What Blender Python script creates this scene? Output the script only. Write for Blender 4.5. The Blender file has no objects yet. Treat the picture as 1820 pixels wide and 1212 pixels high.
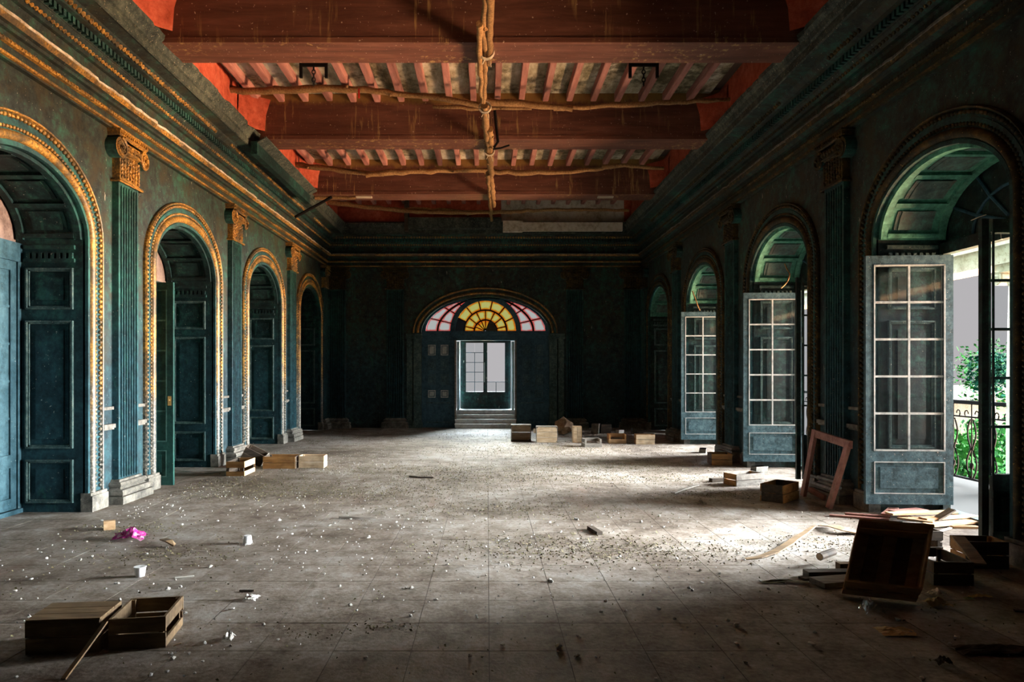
import bpy, bmesh, math, random
from mathutils import Vector, Matrix, noise as mnoise
random.seed(7)
R = random.Random(11)
D2R = math.pi / 180
SC = bpy.context.scene
COL = SC.collection

# ------------------------------------------------------------------ camera, sky, light, exposure
H, FPX, VX, VY = 1.5, 1250.0, 866.0, 660.0      # eye height, focal length in pixels, vanishing point
cd = bpy.data.cameras.new('camera'); cam = bpy.data.objects.new('camera', cd); COL.objects.link(cam)
cam.location = (0, 0, H); cam.rotation_euler = (math.pi/2, 0, 0)
cd.sensor_width = 36; cd.lens = 36 * FPX / 1820
cd.shift_x = (910 - VX) / 1820; cd.shift_y = (VY - 606) / 1820
cd.clip_start = 0.05; cd.clip_end = 400
SC.camera = cam
vs = SC.view_settings
vs.view_transform = 'Standard'; vs.look = 'None'; vs.gamma = 1; vs.use_curve_mapping = False
vs.exposure = 0.0
world = bpy.data.worlds.new('world'); SC.world = world; world.use_nodes = True
bg = world.node_tree.nodes['Background']
bg.inputs[0].default_value = (0.47, 0.455, 0.47, 1); bg.inputs[1].default_value = 1.0
SC.cycles.max_bounces = 8; SC.cycles.diffuse_bounces = 3; SC.cycles.transparent_max_bounces = 12
SC.cycles.sample_clamp_indirect = 6.0

def sun(name, frm, energy, color, angle):
    """light arriving from direction frm (a vector pointing at the light)"""
    l = bpy.data.lights.new(name, 'SUN'); l.energy = energy; l.color = color; l.angle = angle * D2R
    o = bpy.data.objects.new(name, l); COL.objects.link(o)
    o.rotation_euler = Vector(frm).to_track_quat('Z', 'Y').to_euler()
    return o
def dirv(az, el):   # az measured from +X towards +Y
    return (math.cos(az*D2R)*math.cos(el*D2R), math.sin(az*D2R)*math.cos(el*D2R), math.sin(el*D2R))
sun('sky_side_light', dirv(3, 11), 90.0, (0.90, 0.96, 1.0), 40)
sun('ground_bounce_fill', dirv(10, -26), 118.0, (1.0, 0.62, 0.36), 58)  # added warm sun from below, fills ceiling and upper walls as ground bounce
sun('sky_end_light', dirv(88, 27), 60.0, (0.80, 0.92, 1.0), 46)

# ------------------------------------------------------------------ helpers: pixels to points, meshes, objects
def P(px, py, Y):
    return Vector(((px-VX)*Y/FPX, Y, H-(py-VY)*Y/FPX))
def F(px, py, z=0.0):
    Y = (H-z)*FPX/(py-VY)
    return Vector(((px-VX)*Y/FPX, Y, z))

class MB:
    def __init__(s): s.v = []; s.f = []; s.mi = []; s.cur = 0
    def add(s, vs, fs):
        b = len(s.v); s.v += [tuple(p) for p in vs]
        s.f += [tuple(i+b for i in f) for f in fs]; s.mi += [s.cur]*len(fs)
    def box(s, x0, x1, y0, y1, z0, z1):
        s.add([(x0,y0,z0),(x1,y0,z0),(x1,y1,z0),(x0,y1,z0),(x0,y0,z1),(x1,y0,z1),(x1,y1,z1),(x0,y1,z1)],
              [(0,3,2,1),(4,5,6,7),(0,1,5,4),(1,2,6,5),(2,3,7,6),(3,0,4,7)])
    def para(s, o, a, b, c):
        o, a, b, c = Vector(o), Vector(a), Vector(b), Vector(c)
        s.add([o, o+a, o+a+b, o+b, o+c, o+a+c, o+a+b+c, o+b+c],
              [(0,3,2,1),(4,5,6,7),(0,1,5,4),(1,2,6,5),(2,3,7,6),(3,0,4,7)])
    def grid(s, rows, closed=False):
        n = len(rows[0]); vs = [p for r in rows for p in r]; fs = []
        for i in range(len(rows)-1):
            for j in range(n if closed else n-1):
                k = (j+1) % n
                fs.append((i*n+j, i*n+k, (i+1)*n+k, (i+1)*n+j))
        s.add(vs, fs)
    def fan(s, pts): s.add(pts, [tuple(range(len(pts)))])
    def tube(s, path, rad, n=6, cap=True):
        path = [Vector(p) for p in path]; rows = []
        for i, p in enumerate(path):
            t = (path[min(i+1, len(path)-1)] - path[max(i-1, 0)]).normalized()
            up = Vector((0,0,1)) if abs(t.z) < 0.9 else Vector((0,1,0))
            a = t.cross(up).normalized(); b = a.cross(t).normalized()
            r = rad[i] if isinstance(rad, (list, tuple)) else rad
            rows.append([p + (a*math.cos(2*math.pi*k/n) + b*math.sin(2*math.pi*k/n))*r for k in range(n)])
        s.grid(rows, closed=True)
        if cap: s.fan(rows[0][::-1]); s.fan(rows[-1])
    _ico = None
    def ico(s, c, r, jit=0, sc=(1,1,1), rnd=None):
        if MB._ico is None:
            b = bmesh.new(); bmesh.ops.create_icosphere(b, subdivisions=1, radius=1)
            MB._ico = ([v.co.copy() for v in b.verts], [tuple(v.index for v in f.verts) for f in b.faces]); b.free()
        vs, fs = MB._ico; q = rnd or R
        s.add([(c[0]+v.x*r*sc[0]*(1+jit*(q.random()-.5)), c[1]+v.y*r*sc[1]*(1+jit*(q.random()-.5)), c[2]+v.z*r*sc[2]*(1+jit*(q.random()-.5))) for v in vs], fs)
    def mesh(s, name, *mats, smooth=False, fix=True):
        me = bpy.data.meshes.new(name); me.from_pydata(s.v, [], s.f)
        for m in mats: me.materials.append(m)
        if len(mats) > 1: me.polygons.foreach_set('material_index', s.mi)
        if fix:
            b = bmesh.new(); b.from_mesh(me); bmesh.ops.recalc_face_normals(b, faces=b.faces); b.to_mesh(me); b.free()
        if smooth: me.polygons.foreach_set('use_smooth', [True]*len(me.polygons))
        me.update(); return me

def ob(name, me, parent=None, loc=None, rz=0.0, kind=None, label=None, cat=None, group=None, rot=None):
    o = bpy.data.objects.new(name, me); COL.objects.link(o)
    if loc is not None: o.location = loc
    if rot is not None: o.rotation_euler = rot
    elif rz: o.rotation_euler = (0, 0, rz)
    if parent: o.parent = parent
    if kind: o['kind'] = kind
    if label: o['label'] = label
    if cat: o['category'] = cat
    if group: o['group'] = group
    return o
def thing(name, loc, label, cat, group=None): return ob(name, None, None, loc, label=label, cat=cat, group=group)
def struct(name, me, loc=(0,0,0), rz=0, label=None): return ob(name, me, None, loc, rz, kind='structure', label=label)

# ------------------------------------------------------------------ materials
class NT:
    def __init__(s, name):
        s.m = bpy.data.materials.new(name); s.m.use_nodes = True; s.t = s.m.node_tree; s.n = s.t.nodes; s.l = s.t.links
        s.b = s.n['Principled BSDF']; s.out = s.n['Material Output']
    def coord(s, world=True, scale=(1,1,1)):
        if world: src = s.n.new('ShaderNodeNewGeometry').outputs['Position']
        else: src = s.n.new('ShaderNodeTexCoord').outputs['Object']
        mp = s.n.new('ShaderNodeMapping'); mp.inputs['Scale'].default_value = scale
        s.l.new(src, mp.inputs[0]); return mp.outputs[0]
    def noise(s, co, scale, detail=5, rough=0.6, dist=0.0):
        n = s.n.new('ShaderNodeTexNoise'); s.l.new(co, n.inputs['Vector'])
        n.inputs['Scale'].default_value = scale; n.inputs['Detail'].default_value = detail
        n.inputs['Roughness'].default_value = rough; n.inputs['Distortion'].default_value = dist
        return n.outputs[0]
    def ramp(s, fac, stops):
        r = s.n.new('ShaderNodeValToRGB'); e = r.color_ramp.elements
        while len(e) < len(stops): e.new(0.5)
        for el, (p, c) in zip(e, stops):
            el.position = p; el.color = (c, c, c, 1) if isinstance(c, (int, float)) else (*c, 1)
        s.l.new(fac, r.inputs[0]); return r.outputs[0]
    def mix(s, fac, a, b, mode='MIX'):
        m = s.n.new('ShaderNodeMix'); m.data_type = 'RGBA'; m.blend_type = mode
        for i, v in ((0, fac), (6, a), (7, b)):
            if isinstance(v, (int, float)): m.inputs[i].default_value = v if i == 0 else (v, v, v, 1)
            elif isinstance(v, tuple): m.inputs[i].default_value = (*v, 1)
            else: s.l.new(v, m.inputs[i])
        return m.outputs[2]
    def math(s, op, a, b):
        m = s.n.new('ShaderNodeMath'); m.operation = op
        for i, v in enumerate((a, b)):
            if isinstance(v, (int, float)): m.inputs[i].default_value = v
            else: s.l.new(v, m.inputs[i])
        return m.outputs[0]
    def z(s, lo, hi):
        g = s.n.new('ShaderNodeNewGeometry'); x = s.n.new('ShaderNodeSeparateXYZ'); s.l.new(g.outputs['Position'], x.inputs[0])
        mr = s.n.new('ShaderNodeMapRange'); s.l.new(x.outputs[2], mr.inputs[0]); mr.inputs[1].default_value = lo; mr.inputs[2].default_value = hi
        return mr.outputs[0]
    def done(s, col, rough=0.7, bump=None, strength=0.3, dist=0.01, metal=0.0, spec=0.35):
        if isinstance(col, tuple): s.b.inputs['Base Color'].default_value = (*col, 1)
        else: s.l.new(col, s.b.inputs['Base Color'])
        if isinstance(rough, (int, float)): s.b.inputs['Roughness'].default_value = rough
        else: s.l.new(rough, s.b.inputs['Roughness'])
        s.b.inputs['Metallic'].default_value = metal; s.b.inputs['Specular IOR Level'].default_value = spec
        if bump is not None:
            b = s.n.new('ShaderNodeBump'); b.inputs['Strength'].default_value = strength; b.inputs['Distance'].default_value = dist
            s.l.new(bump, b.inputs['Height']); s.l.new(b.outputs[0], s.b.inputs['Normal'])
        return s.m

def paint(name, dark, mid, light, fleck=(0.45, 0.42, 0.34), fl=0.70, scale=1.0, rough=0.6, streak=1.0, brown=None, blue=None, spec=0.2):
    t = NT(name); co = t.coord(True); cs = t.coord(True, (1, 1, 0.35*streak))
    a = t.noise(cs, 1.6*scale, 6, 0.65); b = t.noise(co, 9*scale, 6, 0.75); c = t.noise(co, 42*scale, 3, 0.6); d = t.noise(cs, 4.2*scale, 5, 0.75, 0.6)
    f = t.math('ADD', t.math('MULTIPLY', a, 0.40), t.math('MULTIPLY', b, 0.60))
    col = t.ramp(f, [(0.40, dark), (0.50, mid), (0.62, light)])
    if brown:
        e = t.noise(co, 3.1*scale, 6, 0.75); col = t.mix(t.ramp(e, [(0.49, 0.0), (0.62, 0.8)]), col, brown); dr = t.noise(t.coord(True, (1, 1, .22)), 16, 3, .6); col = t.mix(t.ramp(dr, [(0.715, 0.0), (0.735, 0.9)]), col, fleck)
    if blue:
        zf = t.math('ADD', t.z(3.2, 1.2), t.math('MULTIPLY', t.math('SUBTRACT', d, 0.5), 1.2))
        col = t.mix(t.ramp(zf, [(0.25, 0.0), (0.85, 0.8)]), col, t.ramp(f, [(0.40, tuple(x*.45 for x in blue)), (0.50, blue), (0.62, tuple(x*1.9 for x in blue))]))
    col = t.mix(t.ramp(d, [(0.60, 0.0), (0.70, 0.75)]), col, light)
    col = t.mix(t.ramp(c, [(fl, 0.0), (fl+0.04, 0.85)]), col, fleck)
    return t.done(col, rough, b, 0.5, 0.008, spec=spec)

M_WALL = paint('teal_wall_paint', (0.012, 0.016, 0.015), (0.030, 0.040, 0.036), (0.030, 0.115, 0.080), fl=0.69, brown=(0.044, 0.038, 0.022), blue=(0.014, 0.037, 0.048))
M_PIL = paint('teal_pilaster_paint', (0.010, 0.022, 0.022), (0.022, 0.060, 0.056), (0.03, 0.125, 0.095), fl=0.69, blue=(0.014, 0.044, 0.058))
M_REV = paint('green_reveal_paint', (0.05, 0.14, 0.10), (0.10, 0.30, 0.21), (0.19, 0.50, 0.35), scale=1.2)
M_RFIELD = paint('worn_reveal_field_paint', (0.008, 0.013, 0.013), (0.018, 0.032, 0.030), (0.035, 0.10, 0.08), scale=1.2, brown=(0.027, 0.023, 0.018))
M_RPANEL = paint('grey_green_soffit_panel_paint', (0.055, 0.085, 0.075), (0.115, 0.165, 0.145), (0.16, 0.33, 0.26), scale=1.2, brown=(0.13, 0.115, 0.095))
M_REVL = paint('shaded_teal_reveal_paint', (0.004, 0.011, 0.011), (0.009, 0.026, 0.025), (0.02, 0.085, 0.065), blue=(0.010, 0.032, 0.042), fl=0.69)  # left reveals: darker copy of the reveal paint, shade put into the colour
M_EDGE = paint('dusty_teal_moulding_paint', (0.018, 0.038, 0.038), (0.045, 0.085, 0.082), (0.12, 0.17, 0.15), fleck=(0.5, 0.45, 0.35), fl=0.665, scale=1.5)
M_DOORL = paint('dark_green_door_paint', (0.006, 0.026, 0.024), (0.011, 0.048, 0.042), (0.02, 0.085, 0.07))
M_DOORM = paint('green_door_bar_paint', (0.02, 0.065, 0.055), (0.04, 0.12, 0.10), (0.08, 0.18, 0.15))
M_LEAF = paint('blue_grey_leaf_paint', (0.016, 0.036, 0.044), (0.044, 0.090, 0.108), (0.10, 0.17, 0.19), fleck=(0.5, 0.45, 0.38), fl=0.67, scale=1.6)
M_BLUE = paint('blue_door_paint', (0.008, 0.028, 0.036), (0.019, 0.054, 0.070), (0.045, 0.10, 0.12))
M_BACKDOOR = paint('deep_blue_screen_paint', (0.018, 0.044, 0.066), (0.034, 0.086, 0.120), (0.06, 0.13, 0.17))
M_MUNT = paint('pale_muntin_paint', (0.22, 0.24, 0.24), (0.40, 0.42, 0.41), (0.56, 0.56, 0.53), fleck=(0.40, 0.18, 0.11), fl=0.68)
M_DUST = paint('dusty_ledge_plaster', (0.05, 0.048, 0.042), (0.12, 0.112, 0.094), (0.25, 0.23, 0.19), fleck=(0.45, 0.43, 0.36))
M_EDGEW = paint('broken_white_edge', (0.25, 0.20, 0.13), (0.50, 0.42, 0.32), (0.74, 0.68, 0.60), fleck=(0.8, 0.75, 0.68), scale=1.5)
M_CORN = paint('worn_cornice_plaster', (0.018, 0.024, 0.022), (0.045, 0.055, 0.046), (0.11, 0.125, 0.095), fleck=(0.5, 0.42, 0.28), fl=0.64, scale=1.3, streak=1.6)
M_TYMP = paint('pinkish_tympanum_board', (0.13, 0.085, 0.065), (0.22, 0.15, 0.12), (0.30, 0.22, 0.17))
M_PINKW = paint('faded_pink_wood', (0.20, 0.085, 0.07), (0.32, 0.15, 0.12), (0.42, 0.22, 0.17))

def gold_mat():
    t = NT('worn_gilding'); co = t.coord(True)
    a = t.noise(co, 3.0, 5, 0.65); b = t.noise(co, 40, 3, 0.6); c = t.noise(co, 12, 5, 0.7)
    g = t.ramp(b, [(0.34, (0.11, 0.05, 0.010)), (0.52, (0.40, 0.195, 0.030)), (0.70, (0.68, 0.38, 0.085))])
    g = t.mix(t.ramp(a, [(0.40, 0.85), (0.58, 0.0)]), g, (0.05, 0.042, 0.025))
    zf = t.math('ADD', t.z(2.1, 0.5), t.math('MULTIPLY', t.math('SUBTRACT', c, 0.5), 1.6))
    worn = t.ramp(b, [(0.34, (0.025, 0.036, 0.036)), (0.5, (0.07, 0.076, 0.068)), (0.66, (0.29, 0.27, 0.22))])
    col = t.mix(t.ramp(zf, [(0.35, 0.0), (0.75, 0.9)]), g, worn)
    return t.done(col, 0.48, c, 0.5, 0.006, metal=0.15, spec=0.5)
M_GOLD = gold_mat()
M_DGOLD = paint('shaded_gilding', (0.014, 0.013, 0.008), (0.036, 0.028, 0.012), (0.13, 0.08, 0.022), fleck=(0.55, 0.32, 0.08), fl=0.66)  # darker gilding for right wall and back capitals, shade put into its colour

def wood(name, c0, c1, c2, scale=6.0, world=False, axis=(0.15, 1, 1), stain=0.5, rough=0.75, stainc=(0.03, 0.02, 0.012)):
    t = NT(name); cg = t.coord(world, axis); co = t.coord(world)
    oi = t.n.new('ShaderNodeObjectInfo')
    add = t.n.new('ShaderNodeVectorMath'); add.operation = 'ADD'; t.l.new(cg, add.inputs[0])
    sc = t.n.new('ShaderNodeVectorMath'); sc.operation = 'SCALE'; t.l.new(oi.outputs['Random'], sc.inputs[3]); sc.inputs[0].default_value = (9, 7, 5)
    t.l.new(sc.outputs[0], add.inputs[1])
    a = t.noise(add.outputs[0], scale*4, 6, 0.65, 0.4); b = t.noise(co, scale*0.5, 4, 0.6)
    col = t.ramp(a, [(0.30, c0), (0.5, c1), (0.72, c2)])
    col = t.mix(t.ramp(b, [(0.48, 0.0), (0.72, stain)]), col, stainc)
    hv = t.n.new('ShaderNodeHueSaturation'); t.l.new(col, hv.inputs['Color'])
    mr = t.n.new('ShaderNodeMapRange'); t.l.new(oi.outputs['Random'], mr.inputs[0]); mr.inputs[3].default_value = 0.75; mr.inputs[4].default_value = 1.25
    t.l.new(mr.outputs[0], hv.inputs['Value'])
    return t.done(hv.outputs[0], rough, a, 0.4, 0.004)
M_PALE = wood('pale_crate_wood', (0.36, 0.24, 0.13), (0.54, 0.40, 0.25), (0.68, 0.56, 0.40))
M_ORANGE = wood('orange_crate_wood', (0.22, 0.10, 0.03), (0.38, 0.19, 0.06), (0.50, 0.28, 0.11))
M_GREYW = wood('weathered_grey_wood', (0.10, 0.085, 0.07), (0.20, 0.175, 0.145), (0.32, 0.29, 0.25))
M_DARKW = wood('dark_stained_wood', (0.030, 0.022, 0.016), (0.065, 0.047, 0.032), (0.12, 0.085, 0.055))
M_BROWNW = wood('brown_crate_wood', (0.09, 0.055, 0.028), (0.17, 0.11, 0.055), (0.27, 0.18, 0.095))
M_TAN = wood('tan_plank_wood', (0.30, 0.17, 0.08), (0.45, 0.28, 0.14), (0.60, 0.42, 0.25))
M_BARK = wood('branch_bark', (0.16, 0.075, 0.025), (0.30, 0.155, 0.055), (0.46, 0.27, 0.11), scale=10, axis=(1, 1, 1), stain=0.35)
M_JOIST = wood('pinkish_joist_paint', (0.30, 0.115, 0.085), (0.40, 0.17, 0.135), (0.50, 0.25, 0.20), scale=4, world=True, axis=(1, 0.12, 1), stain=0.3, stainc=(0.15, 0.06, 0.04))
def beam_mat():
    t = NT('oxblood_beam_paint'); cx = t.coord(True, (0.12, 1, 1)); cz = t.coord(True, (1, 1, 0.10)); co = t.coord(True)
    a = t.noise(cx, 9, 6, 0.65, 0.3); b = t.noise(co, 1.1, 4, 0.6); s = t.noise(cz, 14, 4, 0.65); s2 = t.noise(co, 0.9, 3, 0.5); sp = t.noise(co, 30, 2, 0.5)
    col = t.ramp(a, [(0.32, (0.085, 0.030, 0.018)), (0.5, (0.155, 0.058, 0.036)), (0.70, (0.24, 0.10, 0.062))])
    col = t.mix(t.ramp(b, [(0.45, 0.0), (0.68, 0.65)]), col, (0.11, 0.035, 0.018))
    st = t.math('MULTIPLY', t.ramp(s, [(0.56, 0.0), (0.66, 0.75)]), t.ramp(s2, [(0.48, 0.0), (0.57, 1.0)]))
    col = t.mix(st, col, (0.50, 0.33, 0.12))
    col = t.mix(t.ramp(sp, [(0.70, 0.0), (0.73, 0.85)]), col, (0.62, 0.48, 0.36))
    top = t.math('ADD', t.z(5.62, 5.88), t.math('MULTIPLY', t.math('SUBTRACT', t.noise(t.coord(True, (1, 1, .4)), 5, 5, .7), .5), 1.3))
    col = t.mix(t.ramp(top, [(0.62, 0.0), (0.95, 0.75)]), col, (0.34, 0.20, 0.05))
    return t.done(col, 0.6, a, 0.3, 0.004)
M_BEAM = beam_mat()
def board_mat():
    t = NT('limewashed_ceiling_board'); co = t.coord(True); cy = t.coord(True, (1, 0.3, 1))
    a = t.noise(cy, 3.0, 6, 0.7); b = t.noise(co, 9, 5, 0.7); c = t.noise(co, 0.8, 4, 0.6)
    col = t.ramp(a, [(0.36, (0.13, 0.11, 0.05)), (0.52, (0.44, 0.40, 0.27)), (0.68, (0.72, 0.69, 0.57))])
    col = t.mix(t.ramp(t.math('ADD', t.math('MULTIPLY', c, 0.6), t.math('MULTIPLY', b, 0.4)), [(0.47, 0.0), (0.58, 0.9)]), col, (0.05, 0.042, 0.014))
    return t.done(col, 0.85, b, 0.3, 0.005)
M_BOARD = board_mat()
M_RED = paint('red_plaster', (0.30, 0.048, 0.022), (0.46, 0.085, 0.042), (0.58, 0.15, 0.085), fleck=(0.6, 0.3, 0.2), fl=0.75, scale=0.8, rough=0.8)
M_CEIL = NT('ceiling_slab').done((0.10, 0.06, 0.04), 0.9)

def floor_mat():
    t = NT('dusty_cement_tile'); co = t.coord(True)
    cy = t.coord(True, (1, 0.35, 1))
    a = t.noise(co, 0.55, 6, 0.65, 0.3); b = t.noise(co, 4.0, 7, 0.72); c = t.noise(co, 30, 4, 0.65); d = t.noise(co, 1.3, 6, 0.75, 0.6); e = t.noise(cy, 1.1, 4, 0.6, 0.8)
    f = t.math('ADD', t.math('MULTIPLY', a, 0.45), t.math('ADD', t.math('MULTIPLY', b, 0.35), t.math('MULTIPLY', c, 0.2)))
    col = t.ramp(f, [(0.40, (0.066, 0.044, 0.029)), (0.465, (0.155, 0.120, 0.090)), (0.525, (0.255, 0.218, 0.180)), (0.60, (0.385, 0.355, 0.320))])
    col = t.mix(t.ramp(d, [(0.55, 0.0), (0.68, 0.7)]), col, (0.075, 0.062, 0.038))
    col = t.mix(t.ramp(e, [(0.62, 0.0), (0.72, 0.45)]), col, (0.17, 0.09, 0.06))
    col = t.mix(t.ramp(c, [(0.66, 0.0), (0.72, 0.6)]), col, (0.05, 0.042, 0.03))
    oi = t.n.new('ShaderNodeObjectInfo'); mr = t.n.new('ShaderNodeMapRange'); t.l.new(oi.outputs['Random'], mr.inputs[0]); mr.inputs[3].default_value = 0.93; mr.inputs[4].default_value = 1.06
    hv = t.n.new('ShaderNodeHueSaturation'); t.l.new(col, hv.inputs['Color']); t.l.new(mr.outputs[0], hv.inputs['Value'])
    return t.done(hv.outputs[0], 0.82, t.math('ADD', b, t.math('MULTIPLY', c, 0.6)), 0.45, 0.012, spec=0.3)
M_FLOOR = floor_mat()
M_JOINT = NT('dark_floor_joint').done((0.07, 0.055, 0.045), 0.95)
M_CHIP = NT('white_plaster_crumb').done((0.52, 0.50, 0.46), 0.9)
M_GRIT = NT('grey_plaster_grit').done((0.42, 0.405, 0.375), 0.9)
def litter_mat():
    t = NT('dry_litter'); co = t.coord(True); a = t.noise(co, 14, 3, 0.6)
    return t.done(t.ramp(a, [(0.35, (0.045, 0.035, 0.022)), (0.5, (0.12, 0.11, 0.045)), (0.65, (0.24, 0.19, 0.12))]), 0.9)
M_LITTER = litter_mat()
M_IRON = NT('dark_iron').done((0.012, 0.010, 0.009), 0.95, spec=0.05)
M_BRASS = NT('brass_knob').done((0.62, 0.40, 0.15), 0.35, metal=0.8)
M_STRING = NT('pale_string').done((0.62, 0.52, 0.38), 0.9)
M_CUP = NT('white_plastic').done((0.85, 0.85, 0.86), 0.4)
M_STONE = paint('pale_step_stone', (0.45, 0.45, 0.45), (0.70, 0.70, 0.69), (0.82, 0.82, 0.80), fleck=(0.08, 0.08, 0.08), fl=0.71)
M_REVW = paint('pale_blue_vestibule_paint', (0.22, 0.34, 0.38), (0.36, 0.52, 0.57), (0.5, 0.66, 0.70))
M_SHELL = NT('outer_masonry').done((0.20, 0.17, 0.14), 0.9)
M_CREAM = paint('cream_loggia_plaster', (0.42, 0.33, 0.22), (0.66, 0.58, 0.46), (0.76, 0.71, 0.62), fleck=(0.3, 0.15, 0.06), fl=0.66, scale=0.8)
def cloth_mat():
    t = NT('magenta_cloth'); co = t.coord(False); a = t.noise(co, 22, 4, 0.6)
    return t.done(t.ramp(a, [(0.40, (0.42, 0.02, 0.20)), (0.52, (0.62, 0.06, 0.33)), (0.62, (0.80, 0.48, 0.62))]), 0.85)
M_CLOTH = cloth_mat()
M_PAPER = NT('tan_paper').done((0.50, 0.33, 0.15), 0.85)
M_WPAPER = NT('white_paper').done((0.75, 0.72, 0.66), 0.85)
M_YPAPER = NT('yellow_paper').done((0.72, 0.55, 0.20), 0.8)
M_GPAPER = NT('green_wrapper').done((0.22, 0.35, 0.16), 0.7)
M_SACK = paint('brown_sack', (0.14, 0.085, 0.05), (0.24, 0.15, 0.09), (0.35, 0.24, 0.15))
def glass_mat(name, col, fac, rough=0.05, tint=None, tr=0.0):
    t = NT(name); t.n.remove(t.b)
    tp = t.n.new('ShaderNodeBsdfTransparent'); gl = t.n.new('ShaderNodeBsdfGlossy'); mx = t.n.new('ShaderNodeMixShader')
    tp.inputs[0].default_value = (*col, 1); gl.inputs['Roughness'].default_value = rough; gl.inputs['Color'].default_value = (0.8, 0.85, 0.9, 1)
    mx.inputs[0].default_value = fac; t.l.new(tp.outputs[0], mx.inputs[1]); t.l.new(gl.outputs[0], mx.inputs[2]); t.l.new(mx.outputs[0], t.out.inputs[0])
    if tint:
        co = t.coord(True); a = t.noise(co, 5.0, 4, 0.6)
        t.l.new(t.ramp(a, [(0.36, tint[0]), (0.5, tint[1]), (0.64, tint[2])]), tp.inputs[0])
    return t.m
M_GLASS = glass_mat('thin_dusty_glass', (0.93, 0.95, 0.95), 0.02)
def stained(name, rim, mid, core):
    t = NT(name); t.n.remove(t.b); tp = t.n.new('ShaderNodeBsdfTransparent'); gl = t.n.new('ShaderNodeBsdfGlossy'); mx = t.n.new('ShaderNodeMixShader'); mx.inputs[0].default_value = .02
    at = t.n.new('ShaderNodeAttribute'); at.attribute_name = 'tint'; co = t.coord(True); a = t.noise(co, 6.0, 4, 0.6)
    f = t.math('ADD', at.outputs['Fac'], t.math('MULTIPLY', t.math('SUBTRACT', a, 0.5), 0.9))
    sq = t.n.new('ShaderNodeMath'); sq.operation = 'SQRT'
    c = t.ramp(f, [(0.12, rim), (0.34, mid), (0.62, core)]); cc = t.n.new('ShaderNodeGamma'); cc.inputs[1].default_value = 0.5; t.l.new(c, cc.inputs[0])   # light crosses two faces
    t.l.new(cc.outputs[0], tp.inputs[0]); t.l.new(tp.outputs[0], mx.inputs[1]); t.l.new(gl.outputs[0], mx.inputs[2]); t.l.new(mx.outputs[0], t.out.inputs[0]); return t.m
M_YGLASS = stained('yellow_stained_glass', (1.0, 0.20, 0.01), (1.0, 0.60, 0.04), (0.92, 0.95, 0.28))
M_PGLASS = stained('pink_stained_glass', (1.0, 0.13, 0.10), (0.98, 0.45, 0.43), (0.88, 0.95, 0.90))
M_DGLASS = glass_mat('grimy_dark_glass', (0.06, 0.08, 0.09), 0.06, rough=0.3)
M_CLEAR = glass_mat('clear_plastic', (0.88, 0.92, 0.96), 0.40, rough=0.25)

# ------------------------------------------------------------------ room dimensions
XL, XR, YB, YN = -4.29, 4.15, 18.7, -6.0
ARCH = [6.52, 10.03, 13.55, 17.0]
PIL = [8.27, 11.85, 15.3]
T = 0.76                       # wall thickness at the openings
AI, BI, ZS = 0.98, 0.64, 2.90  # inner half width, rise, springing height
ZTOP = 6.0

# ------------------------------------------------------------------ floor
m = MB(); m.box(XL-0.9, XR+0.9, YN, YB+0.2, -0.25, -0.004)
floor = struct('floor', m.mesh('floor', M_JOINT))
TS, TX0, TY0 = 0.418, 0.01, 4.195
tile_me = []
for k in range(3):
    m = MB(); g = 0.0022
    m.box(g, TS-g, g, TS-g, -0.02, 0); tile_me.append(m.mesh('tile', M_FLOOR))
rest = MB(); count = 0
for r in range(-24, 35):
    y = TY0 + r*TS
    for c in range(-12, 12):
        x = TX0 + c*TS
        if x+TS < XL-0.8 or x > XR+0.8: continue
        vis = y+TS > 3.30 and x+TS > -0.70*(y+TS) and x < 0.772*(y+TS) and x > XL-0.05 and x+TS < XR+0.4
        if vis and y < 9.9 and count < 300:
            ob('tile', tile_me[R.randrange(3)], floor, (x, y, -R.random()*0.0015)); count += 1
        else:
            rest.box(x+.0022, x+TS-.0022, y+.0022, y+TS-.0022, -0.02, -R.random()*0.0012)
ob('tile_field', rest.mesh('tile_field', M_FLOOR, fix=False), floor, kind='stuff')

# ------------------------------------------------------------------ walls with arched openings (local frame: x along wall, -y into room)
def ell(a, b, n=24, z0=ZS): return [(a*math.cos(math.pi*i/n), z0+b*math.sin(math.pi*i/n)) for i in range(n, -1, -1)]  # from -a to +a
def arch_outline(off, n=24):
    pts = ell(AI+off, BI+off*1.12, n)
    return [(-AI-off, 0.0)] + pts + [(AI+off, 0.0)]
def wall_mesh(name, u0, u1, centres, ztop, mat, rmat, jmat):
    m = MB()
    for y in (0.0, T):
        cur = u0
        for c in sorted(centres):
            m.add([(cur, y, 0), (c-AI, y, 0), (c-AI, y, ztop), (cur, y, ztop)], [(0,1,2,3)])
            e = ell(AI, BI)
            for (xa, za), (xb, zb) in zip(e[:-1], e[1:]):
                m.add([(c+xa, y, za), (c+xb, y, zb), (c+xb, y, ztop), (c+xa, y, ztop)], [(0,1,2,3)])
            m.add([(c-AI, y, ZS), (c+AI, y, ZS)], [])
            cur = c+AI
        m.add([(cur, y, 0), (u1, y, 0), (u1, y, ztop), (cur, y, ztop)], [(0,1,2,3)])
    m.add([(u0,0,ztop),(u1,0,ztop),(u1,T,ztop),(u0,T,ztop)], [(0,1,2,3)])
    m.cur = 1
    for c in centres:
        o = arch_outline(0)
        m.cur = 1; m.grid([[(c+x, 0, z) for x, z in o[1:-1]], [(c+x, T, z) for x, z in o[1:-1]]]); m.cur = 2
        for e in (o[:2], o[-2:]): m.grid([[(c+x, 0, z) for x, z in e], [(c+x, T, z) for x, z in e]])
    return m.mesh(name, mat, rmat, jmat, fix=False)
RL, RR = math.pi/2, -math.pi/2
wall_left = struct('wall_left', wall_mesh('wall_left', YN, YB, ARCH, ZTOP, M_WALL, M_REVL, M_REVL), (XL,0,0), RL)
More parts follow.
